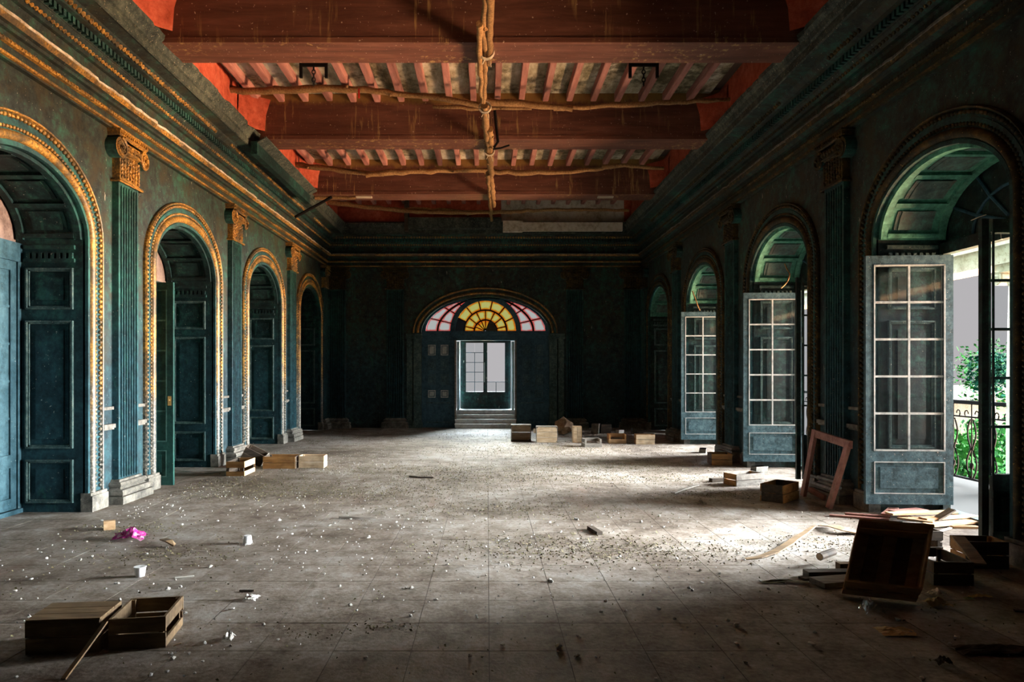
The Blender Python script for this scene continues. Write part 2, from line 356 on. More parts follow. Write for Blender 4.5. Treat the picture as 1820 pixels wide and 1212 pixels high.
wall_right = struct('wall_right', wall_mesh('wall_right', -YB, -YN, [-a for a in ARCH], ZTOP, M_WALL, M_REV, M_RFIELD), (XR,0,0), RR)

# back wall with the elliptical portal
PC, PA, PB, PZ = -0.05, 1.70, 0.96, 2.52
m = MB()
for y in (YB, YB+0.35):
    m.add([(XL-.3,y,0),(PC-PA,y,0),(PC-PA,y,ZTOP),(XL-.3,y,ZTOP)], [(0,1,2,3)])
    m.add([(PC+PA,y,0),(XR+.3,y,0),(XR+.3,y,ZTOP),(PC+PA,y,ZTOP)], [(0,1,2,3)])
    e = ell(PA, PB, 32, PZ)
    for (xa, za), (xb, zb) in zip(e[:-1], e[1:]):
        m.add([(PC+xa,y,za),(PC+xb,y,zb),(PC+xb,y,ZTOP),(PC+xa,y,ZTOP)], [(0,1,2,3)])
o = [(-PA,0)] + ell(PA, PB, 32, PZ) + [(PA,0)]
m.grid([[(PC+x,YB,z) for x,z in o], [(PC+x,YB+.35,z) for x,z in o]])
wall_back = struct('wall_back', m.mesh('wall_back', M_WALL, fix=False))
# hall behind the viewer, roof, adjoining rooms: keep the daylight where it comes from
m = MB(); m.box(XL-.5, XR+.5, YN-.2, YN, 0, 6.4)
struct('wall_near', m.mesh('wall_near', M_SHELL))
m = MB(); m.box(XL-4, XL-3.85, YN, YB+.3, -.2, 4.5); m.box(XL-3.9, XL-T+.0, YN, YB+.3, 3.9, 4.05); m.box(XL-3.9, XL-T, YB+.15, YB+.3, 0, 4.05); m.box(XL-3.9, XL-T, YN, YN+.15, 0, 4.05); m.box(XL-3.9, XL-0.85, YN, YB+.3, -.25, -.01)
struct('wall_adjoining_room', m.mesh('wall_adjoining_room', M_SHELL))

# ------------------------------------------------------------------ pilasters
SW, SD = 0.228, 0.075
def shaft_mesh():
    m = MB(); nf = 7; mg = 0.026; fw = (2*SW-2*mg)/nf
    prof = [(-SW, 0.0), (-SW, -SD)]
    for i in range(nf):
        x0 = -SW+mg+i*fw+fw*0.14; x1 = x0+fw*0.72
        for k in range(6):
            a = math.pi*k/5; prof.append(((x0+x1)/2-math.cos(a)*(x1-x0)/2, -SD+math.sin(a)*0.050))
    prof += [(SW, -SD), (SW, 0.0)]
    plain = [(x, min(y, -SD) if 0 < i < len(prof)-1 else y) for i, (x, y) in enumerate(prof)]
    rows = [[(x,y,0.22) for x,y in plain], [(x,y,0.27) for x,y in plain], [(x,y,0.30) for x,y in prof], [(x,y,3.61) for x,y in prof], [(x,y,3.65) for x,y in plain], [(x,y,3.70) for x,y in plain]]
    m.grid(rows); return m.mesh('pilaster', M_PIL)
def loft3(m, rows):
    m.grid([[(-hw,0,z), (-hw,-d,z), (hw,-d,z), (hw,0,z)] for z, hw, d in rows])
    z, hw, d = rows[-1]; m.add([(-hw,0,z),(-hw,-d,z),(hw,-d,z),(hw,0,z)], [(0,1,2,3)])
def base_mesh():
    m = MB(); w = SW
    loft3(m, [(0, w+.13, SD+.12), (.085, w+.13, SD+.12), (.085, w+.10, SD+.09), (.10, w+.12, SD+.11), (.13, w+.125, SD+.115), (.155, w+.11, SD+.10), (.16, w+.07, SD+.06),
              (.18, w+.05, SD+.045), (.185, w+.07, SD+.06), (.21, w+.08, SD+.07), (.235, w+.065, SD+.055), (.24, w+.03, SD+.025), (.265, w+.03, SD+.025)])
    return m.mesh('base', M_DUST)
def capital_mesh():
    m = MB(); w = SW
    loft3(m, [(3.665, w+.035, SD+.035), (3.68, w+.045, SD+.045), (3.70, w+.035, SD+.035), (3.705, w-.005, SD+.012), (4.00, w+.005, SD+.018), (4.01, w+.03, SD+.045), (4.05, w+.04, SD+.055), (4.13, w+.03, SD+.05)])
    q = random.Random(3)
    for i in range(7):
        for k in range(6):
            x = -w+.04+(2*w-.08)*i/6; z = 3.74+.045*k + (.02 if i % 2 else 0)
            m.ico((x, -SD-.022, z), .021, 0.5, (1,.7,1.2), q)
    for sx in (-1, 1):
        cx, cz = sx*(w+.045), 4.05; n = 26
        pts = []
        for i in range(n+1):
            t = i/n; a = math.pi/2 - sx*0 + t*2*math.pi*1.7*sx; r = .115*(1-t)+.022*t
            pts.append((cx+r*math.cos(a), -SD-.062, cz+r*math.sin(a)))
        m.tube(pts, [.019*(1-i/n)+.009*(i/n) for i in range(n+1)], 5)
        ring = [(cx+.115*math.cos(2*math.pi*i/14), cz+.115*math.sin(2*math.pi*i/14)) for i in range(14)]
        m.cur = 1; m.grid([[(x,0,z) for x,z in ring], [(x,-SD-.055,z) for x,z in ring]], closed=True); m.cur = 0; m.fan([(x,-SD-.055,z) for x,z in ring])  # volute sides take the dark paint: their shade is put into the colour
        m.ico((cx, -SD-.085, cz), .025)
    m.tube([(-w-.02, -SD-.078, 4.165), (-.1, -SD-.085, 4.15), (.1, -SD-.085, 4.15), (w+.02, -SD-.078, 4.165)], .016, 5)
    for i in range(5): m.ico((-.13+.065*i, -SD-.07, 4.075), .030, .2, (1,.9,1.2), q)
    m.tube([(-w-.0, -SD-.06, 4.02), (w+.0, -SD-.06, 4.02)], .012, 5)
    loft3(m, [(4.175, w+.09, SD+.06), (4.19, w+.10, SD+.07), (4.225, w+.10, SD+.07), (4.23, w+.115, SD+.085), (4.25, w+.115, SD+.085)])
    for i in range(14): m.box(-w-.08+i*.044, -w-.08+i*.044+.022, -SD-.085, -SD-.06, 4.195, 4.22)
    return m
SH, BA = shaft_mesh(), base_mesh()
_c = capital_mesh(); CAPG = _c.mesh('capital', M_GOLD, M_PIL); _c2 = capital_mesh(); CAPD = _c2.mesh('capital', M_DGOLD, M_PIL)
def pilaster(parent, x, cap, y=0.0):
    p = ob('pilaster', SH, parent, (x, y, 0)); ob('base', BA, p); ob('capital', cap, p)
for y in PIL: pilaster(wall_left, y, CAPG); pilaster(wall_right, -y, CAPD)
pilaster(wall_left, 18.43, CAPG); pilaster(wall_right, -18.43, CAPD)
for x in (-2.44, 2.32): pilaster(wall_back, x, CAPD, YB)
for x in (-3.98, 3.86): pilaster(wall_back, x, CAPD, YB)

# dado rails on the strips between arches and pilasters
def rail_mesh(L, mat=M_DUST):
    m = MB(); m.box(0, L, -.028, 0, 1.065, 1.10); m.box(0, L, -.05, 0, .86, .905); m.box(0, L, -.03, 0, .84, .86)
    return m.mesh('dado_rail', mat)
for wl, sg in ((wall_left, 1), (wall_right, -1)):
    edges = []
    for a in ARCH: edges += [(a-1.27, 'a0'), (a+1.27, 'a1')]
    for p in PIL: edges += [(p-.24, 'p0'), (p+.24, 'p1')]
    edges.sort()
    for (ua, ka), (ub, kb) in zip(edges[:-1], edges[1:]):
        if (ka, kb) in (('a1','p0'), ('p1','a0')) and ub-ua > .03:
            L = ub-ua; ob('dado_rail', rail_mesh(L), wl, ((ua if sg > 0 else -ub), 0, 0))

# ------------------------------------------------------------------ arch surrounds and reveals
def sweep_arch(m, prof, z0=0.0, n=24):
    """prof: list of (offset outward, y)"""
    cols = []
    for off, y in prof:
        o = arch_outline(off, n); cols.append([(x, y, max(z, z0)) for x, z in o])
    m.grid(cols)
def arch_parts(goldm):
    out = []
    m = MB(); sweep_arch(m, [(0,.02), (0,-.035), (.035,-.035), (.035,-.02), (.155,-.02), (.155,-.03), (.20,-.03), (.20,-.02), (.27,-.02), (.285,-.015), (.285,0)]); out.append(('archivolt', m.mesh('archivolt', M_PIL, smooth=False)))
    m = MB(); sweep_arch(m, [(.045,-.015), (.05,-.045), (.075,-.066), (.10,-.062), (.12,-.04), (.125,-.015)]); out.append(('archivolt_roll', m.mesh('archivolt_roll', goldm, smooth=True)))
    m = MB(); sweep_arch(m, [(.262,-.015), (.268,-.045), (.28,-.05), (.288,-.03), (.288,0)]); out.append(('outer_moulding', m.mesh('outer_moulding', goldm)))
    for nm, off, r, sp, zmin in (('inner_bead_row', .148, .020, .046, .25), ('outer_bead_row', .238, .024, .056, .25)):
        m = MB(); o = arch_outline(off, 80); acc = 0.0
        for (xa, za), (xb, zb) in zip(o[:-1], o[1:]):
            L = math.hypot(xb-xa, zb-za); k = -acc
            while k+sp <= L+1e-6:
                k += sp; t = k/L; z = za+(zb-za)*t
                if z > zmin: m.ico((xa+(xb-xa)*t, -.030, z), r)
            acc = (L-k)
        out.append((nm, m.mesh(nm, goldm, smooth=True, fix=False)))
    m = MB()
    for s in (-1, 1):
        a, b = sorted((s*(AI-.01), s*(AI+.31))); m.box(a, b, -.085, .04, 0, .17); m.box(a, b, -.07, .04, .17, .20)
    out.append(('plinth', m.mesh('plinth', M_DUST)))
    return out
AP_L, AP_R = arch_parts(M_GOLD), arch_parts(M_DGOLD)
def soffit_frame(M_REV):
    m = MB(); a, b = AI, BI
    for y0, y1 in ((.03, .10), (.64, .71)):
        inn = ell(a-.035, b-.035, 24); outl = ell(a, b, 24)
        m.grid([[(x,y0,z) for x,z in outl], [(x,y0,z) for x,z in inn], [(x,y1,z) for x,z in inn], [(x,y1,z) for x,z in outl]])
    for k in range(0, 7):
        th = math.pi*(0.02+0.96*k/6); d = .035
        pts = []
        for dt in (-d, d):
            for off in (0.0, -.04): pts.append(((a+off)*math.cos(th+dt), ZS+(b+off)*math.sin(th+dt)))
        (x0,z0),(x1,z1),(x2,z2),(x3,z3) = pts
        m.add([(x0,.1,z0),(x1,.1,z1),(x3,.1,z3),(x2,.1,z2),(x0,.64,z0),(x1,.64,z1),(x3,.64,z3),(x2,.64,z2)], [(0,1,2,3),(4,5,6,7),(0,1,5,4),(1,2,6,5),(2,3,7,6),(3,0,4,7)])
    return m.mesh('soffit_frame', M_REV)
def soffit_panel(k, M_REV):
    m = MB(); t0 = math.pi*(0.02+0.96*k/6)+.10; t1 = math.pi*(0.02+0.96*(k+1)/6)-.10; n = 5
    for off, ya, yb in ((-.012, .17, .57), (-.022, .21, .53)):
        ts = [t0+(t1-t0)*i/n for i in range(n+1)]
        ar = [((AI+off)*math.cos(t), ZS+(BI+off)*math.sin(t)) for t in ts]; br = [((AI+.005)*math.cos(t), ZS+(BI+.005)*math.sin(t)) for t in ts]
        m.grid([[(x,ya,z) for x,z in br], [(x,ya,z) for x,z in ar], [(x,yb,z) for x,z in ar], [(x,yb,z) for x,z in br]])
        for i in (0, n): m.add([(br[i][0],ya,br[i][1]),(ar[i][0],ya,ar[i][1]),(ar[i][0],yb,ar[i][1]),(br[i][0],yb,br[i][1])], [(0,1,2,3)])
    return m.mesh('soffit_panel', M_REV)
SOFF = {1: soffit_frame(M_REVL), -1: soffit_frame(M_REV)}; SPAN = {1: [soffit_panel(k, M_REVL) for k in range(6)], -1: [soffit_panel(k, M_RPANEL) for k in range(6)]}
def jamb_panel(s, z0, z1):
    """moulded panel on the jamb face x = s*AI"""
    m = MB(); y0, y1 = .12, .62; x = s*AI; w = .018
    def bar(ya, yb, za, zb, d):
        a, b = sorted((x, x-s*d)); m.box(a, b, ya, yb, za, zb)
    for d, e in ((.030, 0.0), (.018, w)):
        bar(y0+e, y1-e, z0+e, z0+e+w, d); bar(y0+e, y1-e, z1-e-w, z1-e, d); bar(y0+e, y0+e+w, z0+e, z1-e, d); bar(y1-e-w, y1-e, z0+e, z1-e, d)
    m.cur = 1; bar(y0+.10, y1-.10, z0+.10, z1-.10, .014); bar(y0+.05, y1-.05, z0+.05, z1-.05, .004)
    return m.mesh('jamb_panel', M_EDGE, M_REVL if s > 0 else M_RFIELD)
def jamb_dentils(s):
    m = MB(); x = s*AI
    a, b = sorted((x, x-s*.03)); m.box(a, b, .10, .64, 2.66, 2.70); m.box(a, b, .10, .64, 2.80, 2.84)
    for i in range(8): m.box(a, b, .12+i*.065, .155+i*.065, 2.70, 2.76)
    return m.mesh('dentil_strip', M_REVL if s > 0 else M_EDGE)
JP = {s: [jamb_panel(s, .10, .56), jamb_panel(s, .68, 2.04), jamb_panel(s, 2.16, 2.60)] for s in (-1, 1)}
JD = {s: jamb_dentils(s) for s in (-1, 1)}

# ------------------------------------------------------------------ French leaves
LW, LH = 0.89, 2.62
def leaf_frame(mat, w=.085):
    m = MB(); t = .022
    m.box(0, w, -t, t, 0, LH); m.box(LW-w, LW, -t, t, 0, LH)
    m.box(.085, LW-.085, -t, t, LH-.10, LH); m.box(.085, LW-.085, -t, t, 0, .11); m.box(.085, LW-.085, -t, t, .45, .565)
    return m.mesh('leaf', mat)
GX0, GX1, GZ0, GZ1 = .085, LW-.085, .565, LH-.10
def hmunt(mat):
    m = MB(); m.box(GX0, GX1, -.016, .016, -.011, .011); return m.mesh('muntin', mat)
def vmunt(mat):
    m = MB(); m.box(-.011, .011, -.017, .017, GZ0, GZ1); return m.mesh('muntin', mat)
def edge_munt(mat):
    m = MB(); e = .011
    for y in (-.027, .015):
        m.box(GX0-.004, GX0+e, y, y+.012, GZ0, GZ1); m.box(GX1-e, GX1+.004, y, y+.012, GZ0, GZ1)
        m.box(GX0, GX1, y, y+.012, GZ0-.004, GZ0+e); m.box(GX0, GX1, y, y+.012, GZ1-e, GZ1+.004)
    return m.mesh('glazing_bead', mat)
PH = (GZ1-GZ0)/5; PW = (GX1-GX0)/2
def pane_mesh(mat, t=.002):
    m = MB(); m.box(.011, PW-.011, -t, t, .011, PH-.011); return m.mesh('pane', mat)
def lower_panel(mat, mmat):
    m = MB(); m.box(.085, LW-.085, -.010, .010, .11, .45)
    for s in (-1, 1):
        a, b = sorted((s*.010, s*.020)); m.box(.15, LW-.15, a, b, .17, .39)
    m.cur = 1
    for s in (-1, 1):
        a, b = sorted((s*.010, s*.027))
        m.box(.085, LW-.085, a, b, .11, .12); m.box(.085, LW-.085, a, b, .44, .45); m.box(.085, .095, a, b, .12, .44); m.box(LW-.095, LW-.085, a, b, .12, .44)
    return m.mesh('lower_panel', mat, mmat)
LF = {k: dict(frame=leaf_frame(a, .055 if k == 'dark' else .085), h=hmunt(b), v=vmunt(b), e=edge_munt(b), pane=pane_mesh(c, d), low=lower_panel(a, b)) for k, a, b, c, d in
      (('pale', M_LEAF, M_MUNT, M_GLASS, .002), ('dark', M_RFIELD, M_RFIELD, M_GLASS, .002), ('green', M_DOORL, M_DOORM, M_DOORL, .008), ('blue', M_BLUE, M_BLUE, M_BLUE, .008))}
m = MB(); m.ico((0,0,0), .026); m.tube([(0,-.06,0),(0,.06,0)], .010, 6); m.box(-.022,.022,-.028,.028,-.07,.05); KNOB = m.mesh('knob', M_BRASS)
def leaf(parent, kind, hinge, ang, z0, knob=False):
    d = LF[kind]; l = ob('leaf', d['frame'], parent, (hinge[0], hinge[1], z0), ang)
    for r in range(1, 5): ob('muntin', d['h'], l, (0, 0, GZ0+PH*r))
    ob('muntin', d['v'], l, ((GX0+GX1)/2, 0, 0)); ob('glazing_bead', d['e'], l)
    for r in range(5):
        for c in range(2): ob('pane', d['pane'], l, (GX0+PW*c, 0, GZ0+PH*r))
    ob('lower_panel', d['low'], l)
    if knob: ob('knob', KNOB, l, (LW-.045, 0, 1.10))
    return l
def frame_mesh(mat, zt=2.74):
    m = MB(); m.box(-AI, -AI+.05, .68, .76, 0, 2.78); m.box(AI-.05, AI, .68, .76, 0, 2.78); m.box(-AI, AI, .67, .76, zt, 2.86); m.box(-AI, AI, .66, .78, -.02, .045)
    return m.mesh('frame', mat)
def tymp_mesh(mat):
    m = MB(); e = ell(AI, BI, 24)
    pts = [(x, .74, z) for x, z in e]
    m.fan([(-AI,.74,2.86)] + pts + [(AI,.74,2.86)]); m.fan([(-AI,.78,2.86)] + [(x,.78,z) for x,_,z in pts] + [(AI,.78,2.86)])
    return m.mesh('tympanum', mat)
def tymp_ribs(mat):
    m = MB()
    for th in (30, 60, 90, 120, 150):
        a = th*D2R; p = [(math.cos(a)*.12, .725, 2.88+.1*math.sin(a)), (AI*.62*math.cos(a), .725, 2.88+(BI+.0)*.6*math.sin(a)), (AI*.97*math.cos(a), .725, ZS+BI*.97*math.sin(a))]
        m.tube(p, .017, 6)
    m.tube([(AI*.55*math.cos(t*math.pi/12), .725, 2.88+BI*.6*math.sin(t*math.pi/12)) for t in range(13)], .015, 6)
    return m.mesh('tympanum_rib', mat)
FR_D, FR_L, FR_C = frame_mesh(M_RFIELD), frame_mesh(M_BLUE, 2.66), frame_mesh(M_RFIELD, 2.66)
TY_D, TY_P = tymp_mesh(M_RFIELD), tymp_mesh(M_TYMP); TR = tymp_ribs(M_BACKDOOR)

NL = -math.pi/2
for i, y in enumerate(ARCH):
    for wl, u, ap, js in ((wall_left, y, AP_L, 1), (wall_right, -y, AP_R, -1)):
        a = None
        for nm, me in ap:
            if nm == 'archivolt': a = ob(nm, me, wl, (u, 0, 0))
            else: ob(nm, me, a, kind='stuff' if 'bead' in nm else None)
        s = ob('soffit_frame', SOFF[js], wl, (u, 0, 0))
        for me in SPAN[js]: ob('soffit_panel', me, s)
        for me in JP[js]: ob('jamb_panel', me, wl, (u, 0, 0))
        ob('dentil_strip', JD[js], wl, (u, 0, 0))
    # doors on the left side
    d = struct('door_%d' % (i+1), FR_L if i == 0 else FR_C, (XL, y, 0), RL)
    ob('tympanum', TY_P, d)
    lk = ('blue', 'green', 'green', 'green')[i]
    if i == 1:
        leaf(d, lk, (-.93, .655), NL, .03, knob=True); leaf(d, lk, (.92, .715), math.pi, .05)
    else:
        leaf(d, lk, (-.92, .715), 0, .05); leaf(d, lk, (.92, .715), math.pi, .05)
    # windows on the right side
    w = struct('window_%d' % (i+1), FR_D if i < 3 else FR_C, (XR, -0+y, 0), RR)
    ob('tympanum', TY_D, w); ob('tympanum_rib', TR, w)
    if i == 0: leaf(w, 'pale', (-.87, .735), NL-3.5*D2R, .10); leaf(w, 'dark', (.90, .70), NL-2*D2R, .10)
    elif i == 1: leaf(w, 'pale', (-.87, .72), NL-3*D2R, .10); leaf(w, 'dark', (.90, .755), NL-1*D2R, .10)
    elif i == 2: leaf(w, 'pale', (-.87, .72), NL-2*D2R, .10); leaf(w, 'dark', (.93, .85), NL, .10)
    else: leaf(w, 'green', (-.92, .715), 0, .05); leaf(w, 'green', (.92, .715), math.pi, .05)

# ------------------------------------------------------------------ entablature: trim_1 left, trim_2 right, trim_3 back
PROF = [('architrave', 'paint', [(0,4.25),(.055,4.25),(.055,4.27),(.05,4.27),(.05,4.50),(.0,4.52)]),
        ('lower_gilt_fillet', 'gold', [(.05,4.27),(.085,4.275),(.09,4.295),(.05,4.305)]),
        ('gilt_bead', 'gold', [(.05,4.385),(.085,4.39),(.095,4.41),(.08,4.43),(.05,4.435)]),
        ('ledge_underside', 'paint', [(.05,4.50),(.09,4.505),(.10,4.53),(.135,4.54)]),
        ('ledge', 'gold', [(.135,4.54),(.15,4.56),(.16,4.585),(.165,4.60)]),
        ('broken_edge', 'edge', [(.162,4.588),(.170,4.592),(.168,4.612)]),
        ('ledge_top', 'dust', [(.165,4.60),(.155,4.612),(.04,4.635)]),
        ('frieze', 'paint', [(.04,4.63),(.045,4.77),(.06,4.80)]),
        ('egg_moulding', 'paint', [(.06,4.795),(.10,4.80),(.17,4.85),(.19,4.875),(.19,4.885)]),
        ('dentil_band', 'paint', [(.19,4.885),(.20,4.89),(.23,4.97),(.26,4.975)]),
        ('leaf_moulding', 'paint', [(.26,4.97),(.30,4.975),(.36,5.02),(.37,5.04)]),
        ('soffit', 'paint', [(.37,5.04),(.52,5.06),(.53,5.05)]),
        ('corona', 'corn', [(.53,5.05),(.55,5.06),(.55,5.15),(.58,5.16),(.60,5.22),(.64,5.26),(.65,5.31),(.63,5.33)]),
        ('corona_top', 'dust', [(.63,5.33),(.52,5.37),(.36,5.38)])]
def entab(parent, u0, u1, gold, jag, skip=(), y=0.0):
    n = int((u1-u0)/.07); us = [u0+(u1-u0)*i/n for i in range(n+1)]
    for nm, mk, prof in PROF:
        m = MB(); rows = []
        for p, z in prof:
            row = []
            for u in us:
                dp = dz = 0
                if nm in ('ledge', 'ledge_top', 'broken_edge') and p > .14:
                    q = mnoise.noise(Vector((u*3.1, jag*9.0, 0)))+.5*mnoise.noise(Vector((u*11.0, jag*5.0, 1)))
                    dp = -.10*max(0, q-.12)*jag; dz = .012*q*jag
                    if nm == 'broken_edge': dz += .022*abs(mnoise.noise(Vector((u*17, jag, 3))))*jag*(z > 4.6)
                if nm in ('corona', 'corona_top') and p > .56:
                    q = mnoise.noise(Vector((u*1.7, 4+jag, 0)))+.6*mnoise.noise(Vector((u*9, 2+jag, 1)))
                    dp = -.06*max(0, q)*jag; dz = -.05*max(0, q-.1)*jag + .012*q
                row.append((u, y-p-dp, z+dz))
            rows.append(row)
        m.grid(rows)
        mt = {'paint': M_WALL, 'gold': gold, 'dust': M_DUST, 'edge': M_EDGEW if parent is t1 else M_DUST, 'corn': M_CORN}[mk]
        ob(nm, m.mesh(nm, mt, fix=False), parent)
    L = u1-u0
    m = MB(); k = 0
    while k*.062 < L: u = u0+k*.062; m.ico((u, y-.145, 4.845), .031, 0, (1, .8, 1.15)); k += 1
    ob('egg_row', m.mesh('egg_row', gold, fix=False), parent, kind='stuff')
    m = MB(); k = 0
    while k*.075 < L: u = u0+k*.075; m.box(u, u+.042, y-.255, y-.19, 4.895, 4.962); k += 1
    ob('dentil_row', m.mesh('dentil_row', M_PIL, fix=False), parent, kind='stuff')
    m = MB(); k = 0; q = random.Random(5)
    while k*.07 < L:
        u = u0+k*.07; k += 1
        if mnoise.noise(Vector((u*.8, jag*3, 5))) > -.25: m.ico((u, y-.335, 5.005), .034, .4, (1, .8, 1.1), q)
    ob('leaf_row', m.mesh('leaf_row', gold, fix=False), parent, kind='stuff')
    m = MB(); k = 0
    while k*.05 < L: u = u0+k*.05; m.ico((u, y-.088, 4.41), .017); k += 1
    ob('bead_row', m.mesh('bead_row', gold, fix=False), parent, kind='stuff')
t1 = struct('trim_1', None, (XL,0,0), RL); entab(t1, 1.0, YB, M_GOLD, 1.0)
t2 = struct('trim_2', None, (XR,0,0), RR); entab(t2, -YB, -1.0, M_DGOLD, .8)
t3 = struct('trim_3', None); entab(t3, XL, XR, M_GOLD, .3, y=YB)

# ------------------------------------------------------------------ ceiling
m = MB(); m.box(XL-.6, XR+.6, YN-.3, YB+.5, 6.02, 6.3)
ceiling = struct('ceiling', m.mesh('ceiling', M_CEIL))
BEAMS = [4.9, 8.24, 11.56, 15.07]; ZBM = 5.23
def beam_mesh(w):
    m = MB(); m.box(XL+.1, XR-.1, -w/2, w/2, 0, .80)
    m.box(XL+.1, XR-.1, -w/2-.006, w/2+.006, .045, .06)
    return m.mesh('beam', M_BEAM)
BM = beam_mesh(.53)
for y in BEAMS: ob('beam', BM, ceiling, (0, y, ZBM))
for k in range(-1, -3, -1): ob('beam', BM, ceiling, (0, 4.9+3.4*k, ZBM))
JS = .385
for y0, y1 in ((8.505, 11.295), (11.825, 14.805), (15.335, 18.35)):
    mj = MB(); mj.box(-.048, .048, y0, y1, 5.84, 5.97)
    mj.box(-.040, .040, y0, y1, 5.832, 5.84); mej = mj.mesh('joist', M_JOIST)
    mb = MB(); mb.box(.048, JS-.048, y0, y1, 5.965, 5.985); meb = mb.mesh('ceiling_board', M_BOARD)
    for k in range(-10, 9):
        x = .163+JS*k
        ob('joist', mej, ceiling, (x, 0, R.uniform(-.012, .008))); ob('ceiling_board', meb, ceiling, (x, 0, R.uniform(-.01, .006)))
    ob('ceiling_board', meb, ceiling, (.163-JS*11, 0, 0))
# red upper walls between the beams, with a plaster haunch at each beam end
def upper_wall(name, x, sx, parent):
    m = MB(); m.box(min(x, x-sx*.25), max(x, x-sx*.25), YN, YB, 5.30, 6.0)
    w = ob(name, m.mesh(name, M_RED), parent, None)
    for yb in BEAMS:
        for e in (-1, 1):
            mm = MB(); n = 8; rows = []
            for i in range(n+1):
                t = i/n; yy = yb+e*(.265+.42*t); d = .30*(1-t)**2
                rows.append([(x+sx*d, yy, 5.36), (x+sx*(d+.02), yy, 5.62), (x+sx*(d*1.2+.03), yy, 5.86), (x, yy, 5.95)])
            mm.grid(rows); ob('plaster_haunch', mm.mesh('plaster_haunch', M_RED, smooth=True), w)
    return w
tl = struct('trim_4', None); upper_wall('upper_wall', XL+.42, 1, tl)
tr = struct('trim_5', None); upper_wall('upper_wall', XR-.42, -1, tr)
# back frieze above the cornice
m = MB(); m.box(XL+.4, -2.10, YB-.48, YB-.3, 5.36, 6.0); m.box(-2.02, .36, YB-.48, YB-.3, 5.45, 6.0)
tb = struct('trim_6', None); ob('red_frieze', m.mesh('red_frieze', M_RED), tb)
m = MB(); m.box(-2.02, .36, YB-.72, YB-.66, 5.17, 5.44); ob('dark_fascia', m.mesh('dark_fascia', M_CORN), tb)
m = MB(); m.box(-2.12, -2.02, YB-.74, YB-.3, 5.10, 6.0); ob('post', m.mesh('post', M_DARKW), tb)
m = MB(); m.box(.36, 3.55, YB-.44, YB-.3, 5.36, 5.98); ob('limewashed_panel', m.mesh('limewashed_panel', M_CREAM), tb)
m = MB(); m.box(3.55, XR-.4, YB-.46, YB-.3, 5.36, 6.0); ob('dark_panel', m.mesh("dark_panel", M_RED), tb)

# ------------------------------------------------------------------ portal in the back wall: door_5
door5 = struct('door_5', None)
def portal_sweep(prof, mat, name, smooth=False):
    m = MB()
    m.grid([[(PC+x, YB+y, z) for x, z in ell(PA+off, PB+off*1.1, 36, PZ)] for off, y in prof]); return m.mesh(name, mat, smooth=smooth)
a = ob('portal_archivolt', portal_sweep([(0,.02),(0,-.05),(.05,-.05),(.06,-.03),(.14,-.03),(.15,-.02),(.21,-.02),(.225,0)], M_WALL, 'portal_archivolt'), door5)
ob('portal_roll', portal_sweep([(.055,-.02),(.07,-.06),(.10,-.065),(.125,-.03)], M_GOLD, 'portal_roll', True), a)
ob('portal_outer_moulding', portal_sweep([(.185,-.01),(.19,-.045),(.22,-.05),(.235,-.01)], M_GOLD, 'portal_outer_moulding'), a)
for sx in (-1, 1):
    m = MB()
    for c, hw, d in ((PC+sx*1.80, .10, .07), (PC+sx*2.01, .075, .04)):
        m.box(c-hw, c+hw, YB-d, YB, .18, 2.36); m.box(c-hw-.03, c+hw+.03, YB-d-.04, YB, 2.36, 2.42); m.box(c-hw-.02, c+hw+.02, YB-d-.02, YB, 2.42, 2.50); m.box(c-hw-.03, c+hw+.03, YB-d-.04, YB, 0, .14); m.box(c-hw-.015, c+hw+.015, YB-d-.02, YB, .14, .18)
    ob('portal_pier', m.mesh('portal_pier', M_EDGE), door5)
SY = YB+.12    # plane of the screen
ZL = 2.577
m = MB(); m.box(PC-PA, PC+PA, SY-.05, SY+.05, 2.33, 2.45); m.box(PC-PA, PC+PA, SY-.08, SY+.06, 2.45, ZL-.02)
ob('lintel', m.mesh('lintel', M_BACKDOOR), door5)
for sx, xa, xb in ((-1, PC-PA, -.87), (1, .78, PC+PA)):
    m = MB(); m.box(xa, xb, SY-.03, SY+.03, 0, 2.33)
    l = ob('side_panel', m.mesh('side_panel', M_BACKDOOR), door5)
    cx = (xa+xb)/2
    for r, zc in enumerate((2.07, 1.68, 1.28, .90)):
        for c in (-.17, .17):
            m = MB(); hw, hh, w = .10, (.14 if r < 3 else .10), .022; x0 = cx+c
            for q0, q1, z0, z1 in ((-hw, hw, -hh, -hh+w), (-hw, hw, hh-w, hh), (-hw, -hw+w, -hh, hh), (hw-w, hw, -hh, hh)): m.box(x0+q0, x0+q1, SY-.055, SY-.03, zc+z0, zc+z1)
            m.box(x0-hw+.04, x0+hw-.04, SY-.042, SY-.03, zc-hh+.04, zc+hh-.04)
            ob('small_panel', m.mesh('small_panel', M_MUNT if (sx < 0 and r in (0, 3)) else M_LEAF), l)
    m = MB(); m.box(xa+.12, xb-.12, SY-.05, SY-.03, .64, .68); m.box(xa+.12, xb-.12, SY-.05, SY-.03, .12, .16); ob('panel_rail', m.mesh('panel_rail', M_LEAF), l)
